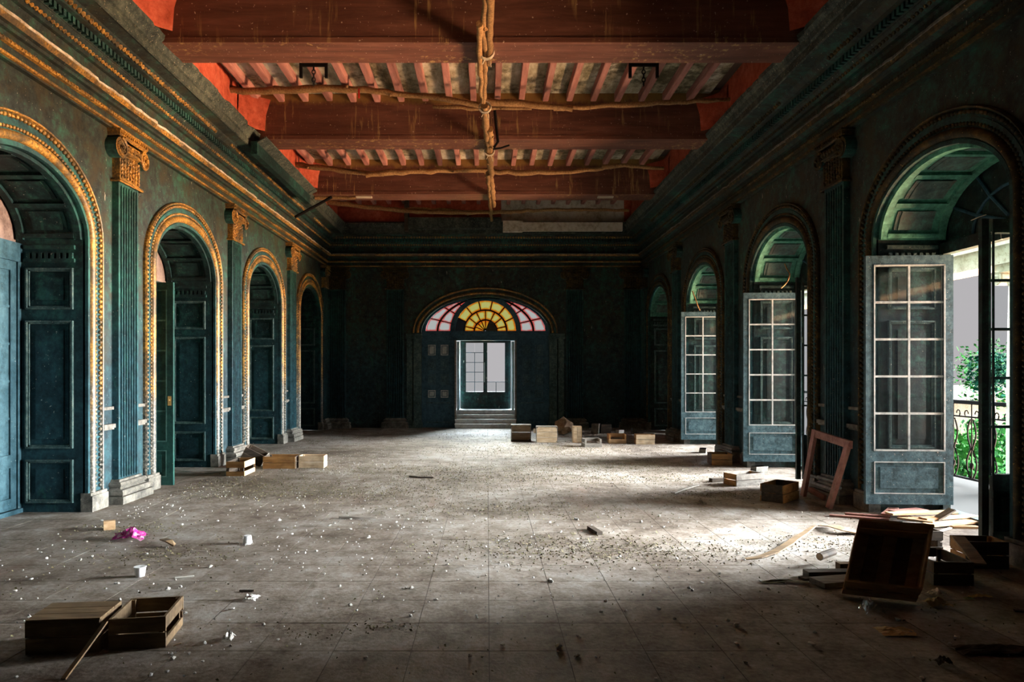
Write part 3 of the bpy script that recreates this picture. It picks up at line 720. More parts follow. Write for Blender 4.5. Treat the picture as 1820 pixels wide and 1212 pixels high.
# fanlight
FX = -.045
fan = ob('fanlight', None, door5)
def re_(th, a, b): return 1/math.sqrt((math.cos(th)/a)**2+(math.sin(th)/b)**2)
def polar(r, th): return (FX+r*math.cos(th), ZL+r*math.sin(th))
def sector(m, t0, t1, rin, rout, y0, y1, n=6):
    ts = [t0+(t1-t0)*i/n for i in range(n+1)]
    A = [polar(rin(t), t) for t in ts]; B = [polar(rout(t), t) for t in ts]
    m.grid([[(x,y0,z) for x,z in A], [(x,y0,z) for x,z in B], [(x,y1,z) for x,z in B], [(x,y1,z) for x,z in A], [(x,y0,z) for x,z in A]])
    for i in (0, n): m.add([(A[i][0],y0,A[i][1]),(B[i][0],y0,B[i][1]),(B[i][0],y1,B[i][1]),(A[i][0],y1,A[i][1])], [(0,1,2,3)])
m = MB(); sector(m, 0, math.pi, lambda t: .815, lambda t: .945, SY-.05, SY+.05, 30)
sector(m, 0, math.pi, lambda t: re_(t, 1.60, .865), lambda t: re_(t, PA+.02, PB+.02), SY-.05, SY+.05, 36)
sector(m, 61*D2R, 119*D2R, lambda t: .94, lambda t: re_(t, 1.60, .865), SY-.05, SY+.05, 10)
m.box(FX-1.7, FX+1.7, SY-.05, SY+.05, ZL-.03, ZL+.004)
ob('tracery', m.mesh('tracery', M_BACKDOOR), fan)
g = .007
def pane_fan(t0, t1, rin, rout, mat, lab=None):
    n, k = 8, 6; tt0, tt1 = t0*D2R, t1*D2R; vs_ = []; ed = []
    for i in range(n+1):
        th = tt0+(tt1-tt0)*i/n; ri, ro = rin(th), rout(th); arc = (tt1-tt0)*(ri+ro)/2
        for j in range(k+1):
            r = ri+(ro-ri)*j/k; x, z = polar(r, th); vs_.append((x, SY, z))
            ed.append(min(i/n*arc, (1-i/n)*arc, (r-ri), (ro-r)))
    fs_ = [(i*(k+1)+j, i*(k+1)+j+1, (i+1)*(k+1)+j+1, (i+1)*(k+1)+j) for i in range(n) for j in range(k)]
    nv = len(vs_); back = [(x, y+.006, z) for x, y, z in vs_]
    rim = [i*(k+1) for i in range(n+1)] + [n*(k+1)+j for j in range(1, k+1)] + [i*(k+1)+k for i in range(n-1, -1, -1)] + [j for j in range(k-1, 0, -1)]
    fs_ += [(rim[q_], rim[(q_+1) % len(rim)], rim[(q_+1) % len(rim)]+nv, rim[q_]+nv) for q_ in range(len(rim))]
    me = bpy.data.meshes.new('stained_pane'); me.from_pydata(vs_+back, [], fs_ + [tuple(v+nv for v in f[::-1]) for f in fs_[:n*k]])
    at = me.attributes.new('tint', 'FLOAT', 'POINT'); at.data.foreach_set('value', [min(1.0, e/.085) for e in ed]*2)
    me.materials.append(mat); ob('stained_pane', me, fan, label=lab)
st = 180/7
for k in range(7):
    mt, lb = (M_DGLASS, 'grimy broken pane') if k == 6 else (M_YGLASS, None)
    pane_fan(k*st, (k+1)*st, lambda t: .585, lambda t: .815, mt, lb)
bs = [0, 13, 39, 64, 90, 116, 141, 167, 180]
for a0, a1 in zip(bs[:-1], bs[1:]): pane_fan(a0, a1, lambda t: .32, lambda t: .55, M_YGLASS)
for k in range(3, 8): pane_fan(k*22.5, (k+1)*22.5, lambda t: .03, lambda t: .285, M_YGLASS)
m = MB(); sector(m, 0, 67.5*D2R, lambda t: 0.0, lambda t: .30+.02*math.sin(9*t), SY-.02, SY+.02, 8); ob('boarded_patch', m.mesh('boarded_patch', M_DARKW), fan)
cb = [0, 13, 30, 46, 61]
for sx in (0, 1):
    for a0, a1 in zip(cb[:-1], cb[1:]):
        b0, b1 = (a0, a1) if sx == 0 else (180-a1, 180-a0)
        mid = lambda t: .5*(.945+re_(t, 1.60, .865))+.01
        pane_fan(b0, b1, lambda t: .945, lambda t: max(mid(t)-.02, .945), M_PGLASS)
        pane_fan(b0, b1, lambda t: min(mid(t)+.02, re_(t, 1.60, .865)), lambda t: re_(t, 1.60, .865), M_PGLASS)
m = MB()
def arcbar(t0, t1, rf, r=.017, n=20): m.tube([(*polar(rf(t0*D2R+(t1-t0)*D2R*i/n), t0*D2R+(t1-t0)*D2R*i/n), 0) for i in range(n+1)], r, 5)
def put(pts, r): m.tube([(x, SY, z) for x, z in pts], r*1.35, 5)
for rr in (.567, .302): put([polar(rr, math.pi*i/24) for i in range(25)], .018)
for k in range(1, 7): put([polar(.58, k*st*D2R), polar(.82, k*st*D2R)], .012)
for b in bs[1:-1]: put([polar(.30, b*D2R), polar(.56, b*D2R)], .011)
for k in range(3, 8): put([polar(.02, k*22.5*D2R), polar(.30, k*22.5*D2R)], .010)
for s in (0, 1):
    f_ = (lambda d: d*D2R) if s == 0 else (lambda d: math.pi-d*D2R)
    put([polar(.5*(.945+re_(f_(t), 1.60, .865))+.01, f_(t)) for t in range(0, 62, 5)], .020)
    for b in cb[1:-1]: put([polar(.94, f_(b)), polar(re_(f_(b), 1.60, .865), f_(b))], .011)
ob('lead_bar', m.mesh('lead_bar', M_IRON), fan, kind='stuff')
# doorway: reveal, steps, outer glazed door
DX0, DX1 = -.87, .78
Y2 = 19.75
m = MB(); m.box(DX0-.25, DX0, SY+.03, Y2+.1, 0, 2.45); m.box(DX1, DX1+.25, SY+.03, Y2+.1, 0, 2.45); m.box(DX0-.25, DX1+.25, SY+.05, Y2+.1, 2.36, 2.50)
ob('vestibule', m.mesh('vestibule', M_REVW), door5)
for sx, x in ((-1, DX0), (1, DX1)):
    m = MB(); a, b = sorted((x, x-sx*.045)); m.box(a, b, YB+.02, SY+.06, 0, 2.33); ob('door_post', m.mesh('door_post', M_GREYW), door5)
    m = MB(); a, b = sorted((x-sx*.05, x-sx*.11)); m.box(a, b, SY+.10, SY+.80, .46, 2.30)
    for z in (.95, 1.6, 2.05): m.box(a-.008, b+.008, SY+.09, SY+.8, z, z+.04)
    ob('folded_leaf', m.mesh('folded_leaf', M_REVW), door5)
for k in range(4):
    m = MB(); z0, z1 = .114*k, .114*(k+1); y0 = YB-.22+.16*k if k else YB-.12
    y0 = YB-.16+.17*k
    m.box(DX0+.02, DX1-.02, y0, Y2, z0, z1-.03); m.box(DX0+.01, DX1-.01, y0-.025, Y2, z1-.03, z1)
    ob('step', m.mesh('step', M_STONE), door5)
def glazed(x0, x1, full):
    m = MB(); w = .155
    yy0, yy1 = Y2-.03, Y2+.03; zb, zt, g0, g1 = .456, 2.40, .93, 2.30
    xa, xb = (x0+.155, x1-.06) if full else (x0+.05, x1-.165)
    m.box(x0, xa, yy0, yy1, zb, zt); m.box(xb, x1, yy0, yy1, zb, zt); m.box(xa, xb, yy0, yy1, zb, g0); m.box(xa, xb, yy0, yy1, g1, zt)
    m.box(xa-.03, xb+.03, yy0-.012, yy0, g0-.035, g0)
    l = ob('outer_leaf', m.mesh('outer_leaf', M_RFIELD), door5)
    rows = 5; ph = (g1-g0)/rows
    m = MB()
    for r in (range(1, rows) if full else (1,)): m.box(xa, xb, Y2-.01, Y2+.01, g0+ph*r-.008, g0+ph*r+.008)
    m.box((xa+xb)/2-.008, (xa+xb)/2+.008, Y2-.01, Y2+.01, g0, g0+ph*(4 if full else 1))
    ob('outer_muntin', m.mesh('outer_muntin', M_BACKDOOR), l)
    for r in range(rows if full else 1):
        for c in range(2):
            m = MB(); hw = (xb-xa)/2; m.box(xa+hw*c+.008, xa+hw*(c+1)-.008, Y2-.002, Y2+.002, g0+ph*r+.008, g0+ph*(r+1)-.008); ob('pane', m.mesh('pane', M_GLASS), l)
    if full:
        m = MB(); m.box(x1-.045, x1-.02, Y2-.06, Y2-.03, 1.20, 1.75); ob('bolt', m.mesh('bolt', M_MUNT), l)
glazed(-.75, -.05, True); glazed(-.05, .66, False)

# ------------------------------------------------------------------ loggia outside: balcony, railing, column, trees
m = MB(); m.box(XR+T+.02, 6.75, 1.0, YB+1, -.30, -.02)
struct('floor_balcony', m.mesh('floor_balcony', NT('darkened_balcony_stone').done((0.05, 0.048, 0.045), 0.95, spec=0.05)))  # stone colour darkened evenly to offset the overstrong suns outside
m = MB(); m.box(6.35, 6.80, 1.0, YB+1, 2.83, 3.05); m.box(6.30, 6.85, 1.0, YB+1, 3.05, 3.12); m.box(6.38, 6.78, 1.0, YB+1, 3.12, 3.7)
struct('lintel_loggia', m.mesh('lintel_loggia', M_CREAM))
def loggia_column(y, label):
    c = thing('loggia_column', (6.58, y, -.02), label, 'column', 'columns of the outer loggia')
    m = MB(); n = 18
    rows = [[(r*math.cos(2*math.pi*i/n), r*math.sin(2*math.pi*i/n), z) for i in range(n)] for z, r in ((0,.25),(.1,.25),(.1,.21),(.16,.21),(.2,.18),(1.2,.18),(2.58,.155),(2.60,.17),(2.63,.17))]
    m.grid(rows, True); ob('shaft', m.mesh('shaft', M_CREAM, smooth=False), c)
    m = MB()
    for sx in (-1, 1):
        for sy in (-1, 1):
            cx, cy, cz = sx*.13, sy*.20, 2.68
            m.tube([(cx+sx*.055, cy+(.085*(1-t/16)+.015)*math.cos(t*.66), cz+(.085*(1-t/16)+.015)*math.sin(t*.66)) for t in range(17)], .018, 5)
            m.tube([(cx-.06, cy, cz), (cx+.06, cy, cz)], .085, 10)
    m.box(-.19, .19, -.24, .24, 2.75, 2.85)
    ob('volute_capital', m.mesh('volute_capital', M_CREAM), c)
loggia_column(8.62, 'cream column with scrolled capital beyond the nearest open window')
loggia_column(12.1, 'cream column standing on the balcony beyond the second open window')
rl = thing('balcony_railing', (6.45, 9, 0), 'wrought iron balcony railing with curling balusters outside the nearest window', 'railing')
m = MB(); m.box(-.03, .03, -7.5, 9, 1.06, 1.11); ob('handrail', m.mesh('handrail', M_IRON), rl)
m = MB(); m.box(-.012, .012, -7.5, 9, .88, .90); ob('upper_rail', m.mesh('upper_rail', M_IRON), rl)
m = MB(); m.box(-.015, .015, -7.5, 9, .05, .075); ob('lower_rail', m.mesh('lower_rail', M_IRON), rl)
m = MB()
for s in (-1, 1):
    m.tube([(0, s*(.012+.085*math.sin(math.pi*min(1, max(0, (z-.05)/.42)))**1.0*(1 if z < .47 else 0) + (.07*math.sin(math.pi*(z-.47)/.41) if z >= .47 else 0)), z) for z in [.06+.04*i for i in range(21)]], .012, 5)
    m.tube([(0, s*(.10-.035*math.cos(t)), .93+.045*math.sin(t)) for t in [i*.5 for i in range(11)]], .008, 5)
m.tube([(0,0,.06),(0,0,1.06)], .009, 5); m.ico((0,0,.47), .028); m.ico((0,0,.24), .03, 0, (1,1,2))
BAL = m.mesh('baluster', M_IRON)
for k in range(44): ob('baluster', BAL, rl, (0, -7.3+.365*k, 0))
M_TRUNK = NT('tree_bark').done((0.10, 0.075, 0.05), 0.9)
def leafm(name, a, b):
    t = NT(name); oi = t.coord(True); n = t.noise(oi, 1.8, 3, 0.6); return t.done(t.ramp(n, [(0.38, a), (0.62, b)]), 0.95, spec=0.03)
M_LG = leafm('bright_foliage', (0.006, 0.050, 0.010), (0.032, 0.18, 0.030)); M_LD = leafm('bluish_foliage', (0.003, 0.035, 0.022), (0.012, 0.105, 0.060))
def tree(x, y, ztop, r, mat, label, zlow=-8.0, n=1500, sq=1.0):
    t = thing('tree', (x, y, zlow), label, 'tree', 'trees beyond the balcony')
    q = random.Random(int(x*10+y)); zc = ztop-r*sq-zlow
    m = MB(); m.tube([(0,0,0), (.1,.05,zc*.5), (0,.1,zc)], [.28,.2,.1], 7); ob('trunk', m.mesh('trunk', M_TRUNK), t)
    m = MB()
    for i in range(n):
        th, ph = q.uniform(0, 2*math.pi), math.acos(q.uniform(-1, 1)); rr = r*(q.random()**.45)
        c = Vector((rr*math.sin(ph)*math.cos(th), rr*math.sin(ph)*math.sin(th), zc+rr*math.cos(ph)*sq))
        c += Vector([mnoise.noise(c*1.3+Vector((k*7, 0, 0)))*.5*r*.5 for k in range(3)])
        u = Vector((q.gauss(0,1), q.gauss(0,1), q.gauss(0,1))).normalized(); v = u.orthogonal().normalized(); s = q.uniform(.10, .24)*max(.7, r/3)
        m.add([c-u*s, c+v*s*.5, c+u*s, c-v*s*.5], [(0,1,2,3)])
    ob('foliage', m.mesh('foliage', mat, fix=False), t, kind='stuff')
tree(27.6, 38.4, 3.3, 1.9, M_LG, 'bright green tree top showing above the balcony handrail')
tree(23.3, 32.4, 2.5, 1.1, M_LD, 'bluish green tree top left of the bright one beyond the balcony', n=900)
tree(17.5, 24.6, .0, 1.9, M_LG, 'low bright tree filling the gaps of the railing', n=1900)
tree(13.2, 19.4, .1, 1.4, M_LG, 'low tree beside the near window frame, below the handrail', n=1500)
tree(22.0, 28.4, -.2, 1.7, M_LD, 'low darker tree behind the railing balusters', n=1300)
m = MB(); m.box(12, 60, 16.0, 80, -8.4, -8.0); struct('ground', m.mesh('ground', NT('garden_ground').done((0.008, 0.03, 0.008), 0.95, spec=0.02)))
bd = thing('house', (45, 66.5, -8), 'distant grey roofed house seen through the open window', 'house')
m = MB(); m.box(-5, 5, -1.5, 2, 0, 7.0); ob('wall', m.mesh('wall', M_CREAM), bd)
m = MB(); m.add([(-5.5,-2.2,6.9),(5.5,-2.2,6.9),(5.5,2.5,6.9),(-5.5,2.5,6.9),(-5,.2,8.2),(5,.2,8.2)], [(0,1,5,4),(2,3,4,5),(0,4,3),(1,2,5),(0,3,2,1)]); ob('roof', m.mesh('roof', M_GREYW), bd)
#__PART2__
# ------------------------------------------------------------------ crates
GC = 'wooden crates strewn on the floor'
def crate(label, O, ex, ey, ez, mats, top=False, gap=(0, 0, 1, 0), rows=2, t=.013, nb=3, seed=0, broken=(), along='x'):
    """crate with its floor corner O, edge vectors ex, ey and ez (ez runs from the bottom to the open side). gap: per side (front, right, back, left) leave a slot"""
    q = random.Random(seed+len(label)); O, ex, ey, ez = Vector(O), Vector(ex), Vector(ey), Vector(ez)
    base = O + (ex+ey)/2; lo = min(p.z for p in (O, O+ex, O+ey, O+ez, O+ex+ey, O+ex+ey+ez, O+ex+ez, O+ey+ez))
    root = thing('wooden_crate', (base.x, base.y, lo), label, 'crate', GC)
    W, D, Hh = ex.length, ey.length, ez.length; X, Y, Z = ex/W, ey/D, ez/Hh
    rl_ = Vector((base.x, base.y, lo))
    pm, sm, bm = mats
    # pieces are built in their own local frame (x along the grain) so the grain follows the plank
    def plank(nm, o, L, a, la, b, lb, mt):
        o = o + Vector((q.uniform(-1,1), q.uniform(-1,1), 0))*.0015
        me = MB(); me.para((0,0,0), (L,0,0), (0,la,0), (0,0,lb))
        ax = {'x': X, 'y': Y, 'z': Z}
        u, v, w = ax[a[0]], ax[a[1]], ax[b]
        M = Matrix((u, v, w)).transposed().to_4x4()
        me.v = [tuple((M @ Vector(p)) + (o - rl_)) for p in me.v]
        ob(nm, me.mesh(nm, mt), root)
    hs = Hh/rows; g = .008
    # end boards (left, right) full depth ; side slats (front, back)
    for side, off in (('left', 0.0), ('right', W-t)):
        gp = gap[3] if side == 'left' else gap[1]
        for r in range(rows):
            if (side, r) in broken: continue
            z0 = hs*r + (g/2 if r else 0); z1 = hs*(r+1) - (g/2 if r < rows-1 else 0)
            if gp: z0, z1 = (z0, z1-.035) if r == 0 else (z0+.012, z1)
            plank('end_board', O + X*off + Y*t + Z*z0, D-2*t, 'yz', z1-z0, 'x', t, sm if not isinstance(sm, tuple) else sm[0 if side == 'left' else 1])
    for side, off in (('front', 0.0), ('back', D-t)):
        gp = gap[0] if side == 'front' else gap[2]
        for r in range(rows):
            if (side, r) in broken: continue
            z0 = hs*r + (g/2 if r else 0); z1 = hs*(r+1) - (g/2 if r < rows-1 else 0)
            if gp: z0, z1 = (z0, z1-.035) if r == 0 else (z0+.012, z1)
            plank('side_slat', O + Y*off + Z*z0, W, 'xz', z1-z0, 'y', t, pm)
    for k in range(nb):
        if along == 'y': w = W/nb; plank('bottom_slat', O + X*(w*k-.002) + Y*t + Z*(.004*(k % 2)), w+.004, 'xy', D-2*t, 'z', .010, bm if k % 2 else sm)
        else: w = D/nb; plank('bottom_slat', O + Y*(w*k+.004) + X*t, W-2*t, 'xy', w-.008, 'z', .010, bm)
    if top:
        for k in range(nb):
            w = D/nb; plank('lid_slat', O + Y*(w*k+.003) + Z*(Hh-.001), W, 'xy', w-.006, 'z', .011, bm)
    for cx in (() if along == 'y' else (t, W-t-.022)):
        for cy in (t, D-t-.022):
            plank('corner_post', O + X*cx + Y*cy, .022, 'xy', .022, 'z', Hh*.98, sm if not isinstance(sm, tuple) else sm[0])
    return root
def yaw(a): a *= D2R; return Vector((math.cos(a), math.sin(a), 0)), Vector((-math.sin(a), math.cos(a), 0))
UP = Vector((0,0,1))
def ucrate(label, front_left, w, d, h, ang, mats, z=0.0, **k):
    x, y = yaw(ang); return crate(label, Vector((front_left[0], front_left[1], z)), x*w, y*d, UP*h, mats, **k)
DK = (M_DARKW, M_DARKW, M_BROWNW); BR = (M_BROWNW, M_BROWNW, M_BROWNW); OR = (M_BROWNW, M_ORANGE, M_BROWNW)
PL = (M_PALE, M_PALE, M_PALE); MX = (M_GREYW, M_PALE, M_ORANGE)
# front left pair
ucrate('closed dark crate with slatted lid, behind the leaning lath', (-2.445, 3.72), .375, .29, .172, 6, BR, top=True, seed=1)
ucrate('open brown crate with a slot in its right side, touching the dark lidded crate', (-2.035, 3.775), .29, .36, .168, 9, BR, gap=(0,1,0,0), seed=2)
# by the second left pilaster
ucrate('small open crate with a pale splintered end, nearest of those by the left pilaster', (-3.74, 10.07), .26, .50, .205, 1, (M_ORANGE, (M_DARKW, M_PALE), M_BROWNW), gap=(1,1,0,0), seed=3)
ucrate('half dark, half orange crate touching a crate with a pale bright face', (-3.46, 10.84), .50, .34, .185, -1, (M_ORANGE, M_DARKW, M_PALE), seed=4)
ucrate('crate with a clean pale front, last in the row near the left pilaster', (-2.93, 10.92), .39, .26, .185, 1, PL, seed=5)
x, y = Vector((.80,.1,-.42)).normalized(), Vector((-.08,.99,.09)).normalized(); z = x.cross(y).normalized()
crate('dark crate tipped on edge against the foot of the left pilaster', (-3.88, 11.05, .145), x*.34, y*.28, z*.19, (M_DARKW, (M_DARKW, M_GREYW), M_DARKW), seed=6)
# far right row
x, y = yaw(-3)
crate('dark box lying on its side with its open mouth facing the viewer, beside the doorway', (.52, 15.30, 0), x*.43, UP*.36, -y*.30, (M_DARKW, M_DARKW, M_PALE), seed=7, nb=2)
crate('tipped crate showing three pale bottom slats, right of the dark box', (1.03, 14.80, 0), x*.45, UP*.34, y*.27, (M_GREYW, M_GREYW, M_PALE), seed=8)
crate('narrow crate standing upright on its end near the far wall', (1.80, 14.80, 0), UP*.34, x*.19, y*.26, (M_TAN, M_TAN, M_PALE), seed=9, nb=2)
ucrate('low grey crate with a broken rim in front of the upright narrow crate', (1.93, 13.90), .34, .34, .155, 4, (M_GREYW, M_GREYW, M_TAN), seed=10, broken=(('front', 1),))
ucrate('small yellowish crate with half its front slat gone, left of a pale fronted crate', (2.53, 14.62), .36, .30, .19, -2, (M_TAN, M_ORANGE, M_TAN), seed=11, broken=(('front', 1),))
ucrate('pale fronted crate at the right end of the far row', (3.06, 14.45), .38, .30, .20, -4, (M_PALE, M_ORANGE, M_TAN), seed=12)
# right group
ucrate('orange fronted crate standing before the pale leaf of the second window', (3.585, 11.23), .32, .32, .18, -5, (M_ORANGE, (M_DARKW, M_ORANGE), M_ORANGE), seed=13)
ucrate('low crate with an orange end and a long grey side, out on the floor', (3.245, 9.15), .46, .25, .155, 22, (M_GREYW, (M_ORANGE, M_GREYW), M_GREYW), seed=14, gap=(0,0,0,0))
x, y = yaw(46)
crate('crate with a dark end and an orange side beside the empty pinkish frame', (3.36, 7.97, 0), x*.46, y*.27, UP*.20, (M_ORANGE, (M_DARKW, M_DARKW), M_BROWNW), seed=15, gap=(0,0,1,0))
# near right
A = Vector((2.30, 4.52, .152)); ex = Vector((.40,-.16,-.004)); U = Vector((.19,.19,.355)); n = ex.cross(U).normalized()
crate('large tilted dark crate with its open mouth towards the viewer, clear plastic at its foot', A - n*.246 + Vector((0,0,.0)), ex, U*1.02, n*.246, (M_TAN, M_TAN, M_BROWNW), seed=16, gap=(1,0,0,0), nb=5, along='y')
ucrate('black open crate right behind the large tilted crate', (3.13, 4.93), .27, .42, .165, -4, DK, seed=17, gap=(0,0,1,0))
ucrate('reddish dark crate by the bottom of the nearest dark door leaf', (3.645, 5.35), .31, .22, .205, -4, (M_DARKW, M_ORANGE, M_BROWNW), seed=18)
ucrate('small dark crate with a slotted back, behind the black open crate', (3.52, 5.80), .24, .24, .18, 0, DK, seed=19, gap=(1,0,1,0))

# ------------------------------------------------------------------ loose timber, frame, laths
def strip(name, label, cat, pts, width, th, mat, side=None, group=None, n=1):
    """a bent board following pts (top centre line), width across"""
    m = MB(); rows = []; base = Vector(pts[0]); base.z = 0; pts = [Vector(p) for p in pts]
    for i, p in enumerate(pts):
        t = (pts[min(i+1, len(pts)-1)] - pts[max(i-1, 0)]).normalized()
        s = Vector(side).normalized() if side else t.cross(UP).normalized(); w = width[i] if isinstance(width, (list, tuple)) else width
        nrm = s.cross(t).normalized()
        if nrm.z < 0: nrm = -nrm
        q = [p - s*w/2, p + s*w/2, p + s*w/2 - nrm*th, p - s*w/2 - nrm*th]
        rows.append([a - base for a in q])
    m.grid(rows, closed=True); m.fan(rows[0][::-1]); m.fan(rows[-1])
    return ob(name, m.mesh(name, mat), None, base, label=label, cat=cat, group=group)
strip('lath', 'thin pale lath leaning on the dark lidded crate', 'stick', [F(112,1206,.006), P(150,1155,3.60), P(187,1104,3.735)], .030, .008, M_TAN, side=(.9,-.3,.1))
fr = thing('trestle_frame', (3.85, 8.1, 0), 'empty pinkish wooden frame leaning on the right pilaster', 'frame')
def beam2(nm, a, b, w, d, mat, parent, wd=(0,1,0)):
    a, b = Vector(a), Vector(b); t = (b-a).normalized(); wv = Vector(wd); wv = (wv - t*wv.dot(t)).normalized(); dv = t.cross(wv).normalized()
    m = MB(); base = parent.location if parent else Vector((0,0,0))
    m.para(a - wv*w/2 - dv*d/2 - base, (b-a), wv*w, dv*d); return ob(nm, m.mesh(nm, mat), parent)
q0, q1, q2, q3 = Vector((3.80,8.46,.0)), Vector((3.925,8.42,.80)), Vector((3.93,7.64,.735)), Vector((3.74,7.70,.0))
beam2('left_post', q0, q1, .085, .04, M_PINKW, fr); beam2('right_post', q3, q2, .085, .04, M_PINKW, fr)
beam2('top_rail', q1 + Vector((0,.04,-.04)), q2 + Vector((0,-.04,-.03)), .085, .04, M_PINKW, fr, (0,0,1))
beam2('lower_brace', Vector((3.83,8.36,.10)), Vector((3.90,8.12,.04)), .06, .035, M_PINKW, fr, (0,0,1))
strip('curled_plank', 'long curled strip of tan bark wood lying alone on the floor', 'plank', [F(1325,992,.012), F(1350,989,.014), F(1378,979,.03), F(1405,963,.05), F(1412,957,.052), F(1430,946,.065), F(1447,934,.085)], [.03,.045,.06,.065,.06,.05,.03], .010, M_BROWNW)
strip('curled_bark', 'curled brown bark sheet half hidden behind the large tilted crate', 'bark', [F(1465,933,.02), F(1482,934,.05), F(1500,940,.045), F(1527,946,.012)], .13, .008, M_TAN)
GB = 'thin pink battens before the window'
strip('batten', 'upper thin pink batten on the floor left of the plank heap', 'batten', [F(1502,911,.03), F(1582,917,.03)], .05, .02, M_PINKW, group=GB)
strip('batten', 'lower thin pink batten on the floor left of the plank heap', 'batten', [F(1474,914,.02), F(1580,922,.02)], .045, .018, M_PINKW, group=GB)
GP = 'loose planks heaped under the nearest window'
heap = [((1580,911),(1695,908),.11,.090,M_TAN,'uppermost tan plank of the heap under the pale window leaf'),
        ((1597,917),(1660,925),.16,.050,M_TAN,'wide plank with a dark left edge in the heap under the window leaf'),
        ((1640,920),(1732,915),.10,.060,M_TAN,'long orange plank in the middle of the plank heap'),
        ((1650,931),(1735,924),.13,.035,M_TAN,'lower long plank at the front of the plank heap'),
        ((1690,934),(1738,935),.08,.020,M_ORANGE,'thin orange plank lowest and nearest the dark door leaf'),
        ((1606,928),(1658,930),.06,.030,M_GREYW,'short grey splinter at the front of the plank heap'),
        ((1575,913),(1590,900),.09,.055,M_PINKW,'short pink block end left of the plank heap'),
        ((1590,908),(1640,904),.14,.080,M_PINKW,'pink board standing under the pale window leaf')]
for (a, b, w, z, mt, lb) in heap:
    strip('plank', lb, 'plank', [F(*a, z), F(*b, z*.9)], w, .018, mt, group=GP)
strip('plank', 'raised plank end pointing up out of the heap towards the window', 'plank', [F(1662,922,.045), P(1692,904,6.95)], .10, .016, M_GREYW, group=GP)
strip('lath', 'thin white stick right of the large tilted crate', 'stick', [F(1664,945,.02), F(1690,937,.02)], .02, .01, M_WPAPER)
GQ = 'timber left of the tilted crate'
strip('plank', 'dark beam lying left of the tilted crate, under the log stump', 'plank', [F(1432,1014,.05), F(1515,1013,.05)], .09, .05, M_DARKW, group=GQ)
strip('plank', 'flat grey board with a cut corner left of the tilted crate', 'plank', [F(1452,1031,.045), F(1517,1026,.045)], .16, .035, M_GREYW, group=GQ)
strip('plank', 'low dark plank sticking out leftmost beside the tilted crate', 'plank', [F(1425,1026,.02), F(1462,1022,.02)], .07, .02, M_DARKW, group=GQ)
lg = thing('log', tuple(F(1464,1003)), 'short round log stump on the dark beam beside the tilted crate', 'log')
m = MB(); m.tube([(-.06,-.06,.075), (.10,.05,.085)], .030, 9); ob('bark_body', m.mesh('bark_body', M_DARKW, smooth=False), lg)
m = MB(); m.tube([(-.062,-.0615,.075), (-.06,-.06,.075)], .026, 9); ob('cut_end', m.mesh('cut_end', M_PALE), lg)
strip('wood_block', 'dark square wood block touching the left of the tilted crate', 'block', [F(1489,1000,.075), F(1514,1000,.075)], .07, .06, M_BROWNW)
strip('wood_block', 'small dark block lying alone mid floor', 'block', [F(1048,934,.035), F(1066,945,.03)], .055, .035, M_DARKW)
strip('dark_stick', 'dark stick on the middle of the floor beyond the mossy patch', 'stick', [F(728,845,.02), F(750,847,.02), F(770,847,.02)], .035, .018, M_DARKW)
strip('mossy_slat', 'mossy greenish slat lying flat left of the middle', 'stick', [F(603,917,.025), F(640,918,.02), F(669,918,.018)], [.05,.05,.03], .018, M_GREYW)
strip('bent_twig', 'bent grey bark strip in front of the low grey crate', 'twig', [F(1196,875,.02), F(1215,868,.03), F(1240,861,.02)], .05, .012, M_GREYW)
strip('dark_log', 'short dark log beside the low crate with an orange end', 'log', [F(1263,850,.05), F(1284,849,.05)], .08, .05, M_DARKW)
strip('wood_block', 'pale block beside the base of the nearest left pilaster', 'block', [F(184,926,.085), F(205,924,.085)], .06, .085, M_TAN)
strip('brown_shard', 'curved brown shard near the pink cloth', 'shard', [F(290,957,.03), F(300,960,.06), F(311,968,.02)], .06, .012, M_BROWNW)
strip('wood_strip', 'thin white strip on the floor right of the nearer cup', 'strip', [F(311,1026,.008), F(345,1023,.008)], .018, .006, M_WPAPER)
strip('dark_stick', 'short dark stick left of the paper scraps', 'stick', [F(426,1048,.012), F(452,1048,.012)], .015, .01, M_DARKW)
strip('broken_lath', 'broken dark lath at the edge of the floor beyond the paper', 'stick', [F(1803,1083,.01), F(1828,1085,.01)], .03, .012, M_DARKW)
strip('splinter', 'thin splinter poking from the open brown crate', 'stick', [F(308,1147,.01), F(322,1142,.02)], .012, .005, M_PALE)
# board and iron bar on the left cornice
bdx = thing('loose_board', (-3.62, 13.0, 4.92), 'dark green board hanging loose on the left cornice', 'board')
m = MB(); m.para((-.08,-2.0,-.02), (.0,3.3,.0), (.10,0,-.0), (0,0,.20)); ob('board_face', m.mesh('board_face', M_REVL), bdx)
m = MB(); m.para((.02,-2.0,.16), (0,3.3,0), (.14,0,.08), (0,0,.02)); ob('board_edge', m.mesh('board_edge', M_CORN), bdx)
m = MB(); b = Vector((-3.9, 15.0, 4.85)); m.tube([P(524,386,14.1)-b, P(590,350,14.1)-b], .028, 6)
ob('iron_bar', m.mesh('iron_bar', M_IRON), None, b, label='thin dark iron bar jutting from the left cornice', cat='bar')
m = MB(); m.box(.46, 3.45, YB-.78, YB-.68, 5.08, 5.30); m.box(.40, .90, YB-.80, YB-.66, 5.06, 5.34)
ob('cream_plank', m.mesh('cream_plank', M_CREAM), None, None, label='cream painted plank lying along the far cornice', cat='plank')

strip('broken_board', 'broken slat slanting across the black open crate', 'plank', [P(1703,953,5.42), P(1722,975,5.25), P(1741,1001,5.05)], .09, .012, M_BROWNW)
